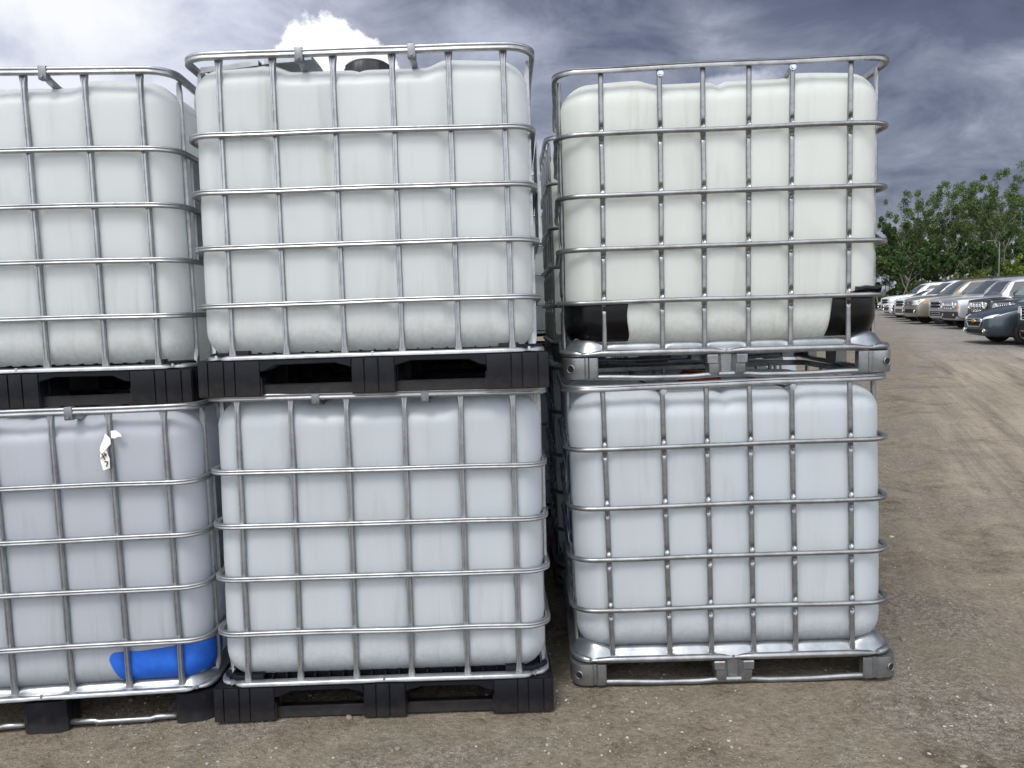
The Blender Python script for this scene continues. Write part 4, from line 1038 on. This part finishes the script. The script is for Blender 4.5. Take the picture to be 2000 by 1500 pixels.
tree_spots = [ # proto, pixel column, depth, scale, label
 (1, 1722, 70, .78, 'dark round tree at the left end of the tree line, half hidden by the totes'),
 (1, 1765, 72, .90, 'dark dense tree left of the open limbed tree, second in the tree line'),
 (0, 1806, 68, .98, 'tree with open feathery top rising left of the forked trunks'),
 (0, 1862, 66, 1.02, 'tall tree with forked bare trunks showing pale sky between them'),
 (2, 1905, 70, 1.0, 'tall tree standing right of the forked trunks, pale limbs'),
 (2, 1962, 64, 1.08, 'tallest tree of the row, near the right edge of the picture'),
 (0, 2020, 66, 1.05, 'tall tree cut off by the right picture edge'),
 (1, 1930, 76, .95, 'dark dense tree in the back between the two tallest trees'),
 (1, 1840, 80, .50, 'low dark tree filling the back below the forked trunks'),
 (1, 1640, 78, .85, 'dense tree hidden behind the right stack of totes'),
 (1, 1785, 84, .80, 'dense tree at the back behind the feathery tree'), (1, 1955, 84, 1.15, 'dense tree at the back behind the tallest tree'),
 (2, 2090, 68, 1.0, 'tree just outside the right side of the picture'),
 (1, 2000, 80, .9, 'dense tree at the back by the right picture edge'),
]
tree_spots += [((1, 2, 1, 0)[i % 4], 1590-78*i, 76+(i*7) % 9, .95+.1*(i % 3), 'tree of the distant tree line, hidden behind the stacked totes') for i in range(14)]
bush_spots = [
 (4, 1722, 56, 1.25, 'low dark bush right beside the stacked totes above the farthest cars'), (4, 1752, 57, 1.35, 'low dark bush just above the white sedan roof'), (4, 1792, 58, 1.3, 'low dark bush just above the tan car windscreen'),
 (4, 1830, 60, 1.3, 'low dark bush left of the forked trunks'), (3, 1870, 57, .8, 'small bright bush just above the tan car roof'), (4, 1710, 62, 1.7, 'tall dark bush at the edge of the right stack'),
 (4, 1735, 66, 1.25, 'dark bush above the white cars beside the totes'), (4, 1770, 64, 1.15, 'dark green bush above the tan car bonnet'), (4, 1810, 63, 1.1, 'dark green bush above the tan car roof'),
 (4, 1850, 64, 1.1, 'dark green bush at the foot of the forked trunks'), (3, 1885, 60, 1.0, 'bright yellow green bush right of the forked trunks'), (4, 1915, 62, 1.25, 'dark bush between the bright green bushes'),
 (3, 1950, 60, 1.1, 'bright yellow green bush at the lamp post foot'), (3, 1990, 58, 1.15, 'bright green bush by the right picture edge'), (4, 2030, 60, 1.2, 'dark bush cut off by the right picture edge'),
 (4, 1690, 68, 1.3, 'dark bush hidden behind the right stack'), (4, 1790, 70, 1.5, 'large dark bush at the back under the open feathery tree'), (4, 1960, 70, 1.4, 'large dark bush at the back under the tallest tree'), (4, 1890, 72, 1.5, 'large dark bush at the back left of the lamp post'),
]
TS = .64; used = set(); rnd = random.Random(21)
for lst, grp in ((tree_spots, TG), (bush_spots, 'bushes along the foot of the trees')):
    for pi, px, y, s, lb in lst:
        src = protos[pi]; t = src if pi not in used else copy_tree(src, None, kids); used.add(pi)
        s *= TS*(1.0 if grp == TG else 1.45 if pi == 4 else 1.25); t.location = (px2x(px, y), y, ground_z(0, y)-.05); t.rotation_euler.z = rnd.uniform(0, 6.28); t.scale = (s*rnd.uniform(.92, 1.1), s*rnd.uniform(.92, 1.1), s*rnd.uniform(.96, 1.04))
        t['label'] = lb; t['group'] = grp
# slender lamp post in front of the trees
def lamp_post():
    y = 58; t = thing('lamp_post', 'thin grey lamp post standing against the trees', 'lamp post', loc=(px2x(1951, y), y, .009*54))
    m_ = MB(); m_.tube([(0, 0, 0), (0, 0, 4.7)], [.05, .03], 8); m_.build('pole', 'pole', t, smooth='all')
    m_ = MB(); m_.tube([(0, 0, 4.65), (-.2, 0, 4.8), (-.55, 0, 4.85)], .02, 6); m_.build('arm', 'pole', t, smooth='all')
    m_ = MB(); m_.rings([[(x, .11*k*math.cos(a), 4.85+.05*k*math.sin(a)) for a in [2*math.pi*i/10 for i in range(10)]] for x, k in ((-.5, .5), (-.6, 1), (-.9, .9), (-1.0, .4))]); m_.build('lamp_head', 'pole', t, smooth=40)
lamp_post()
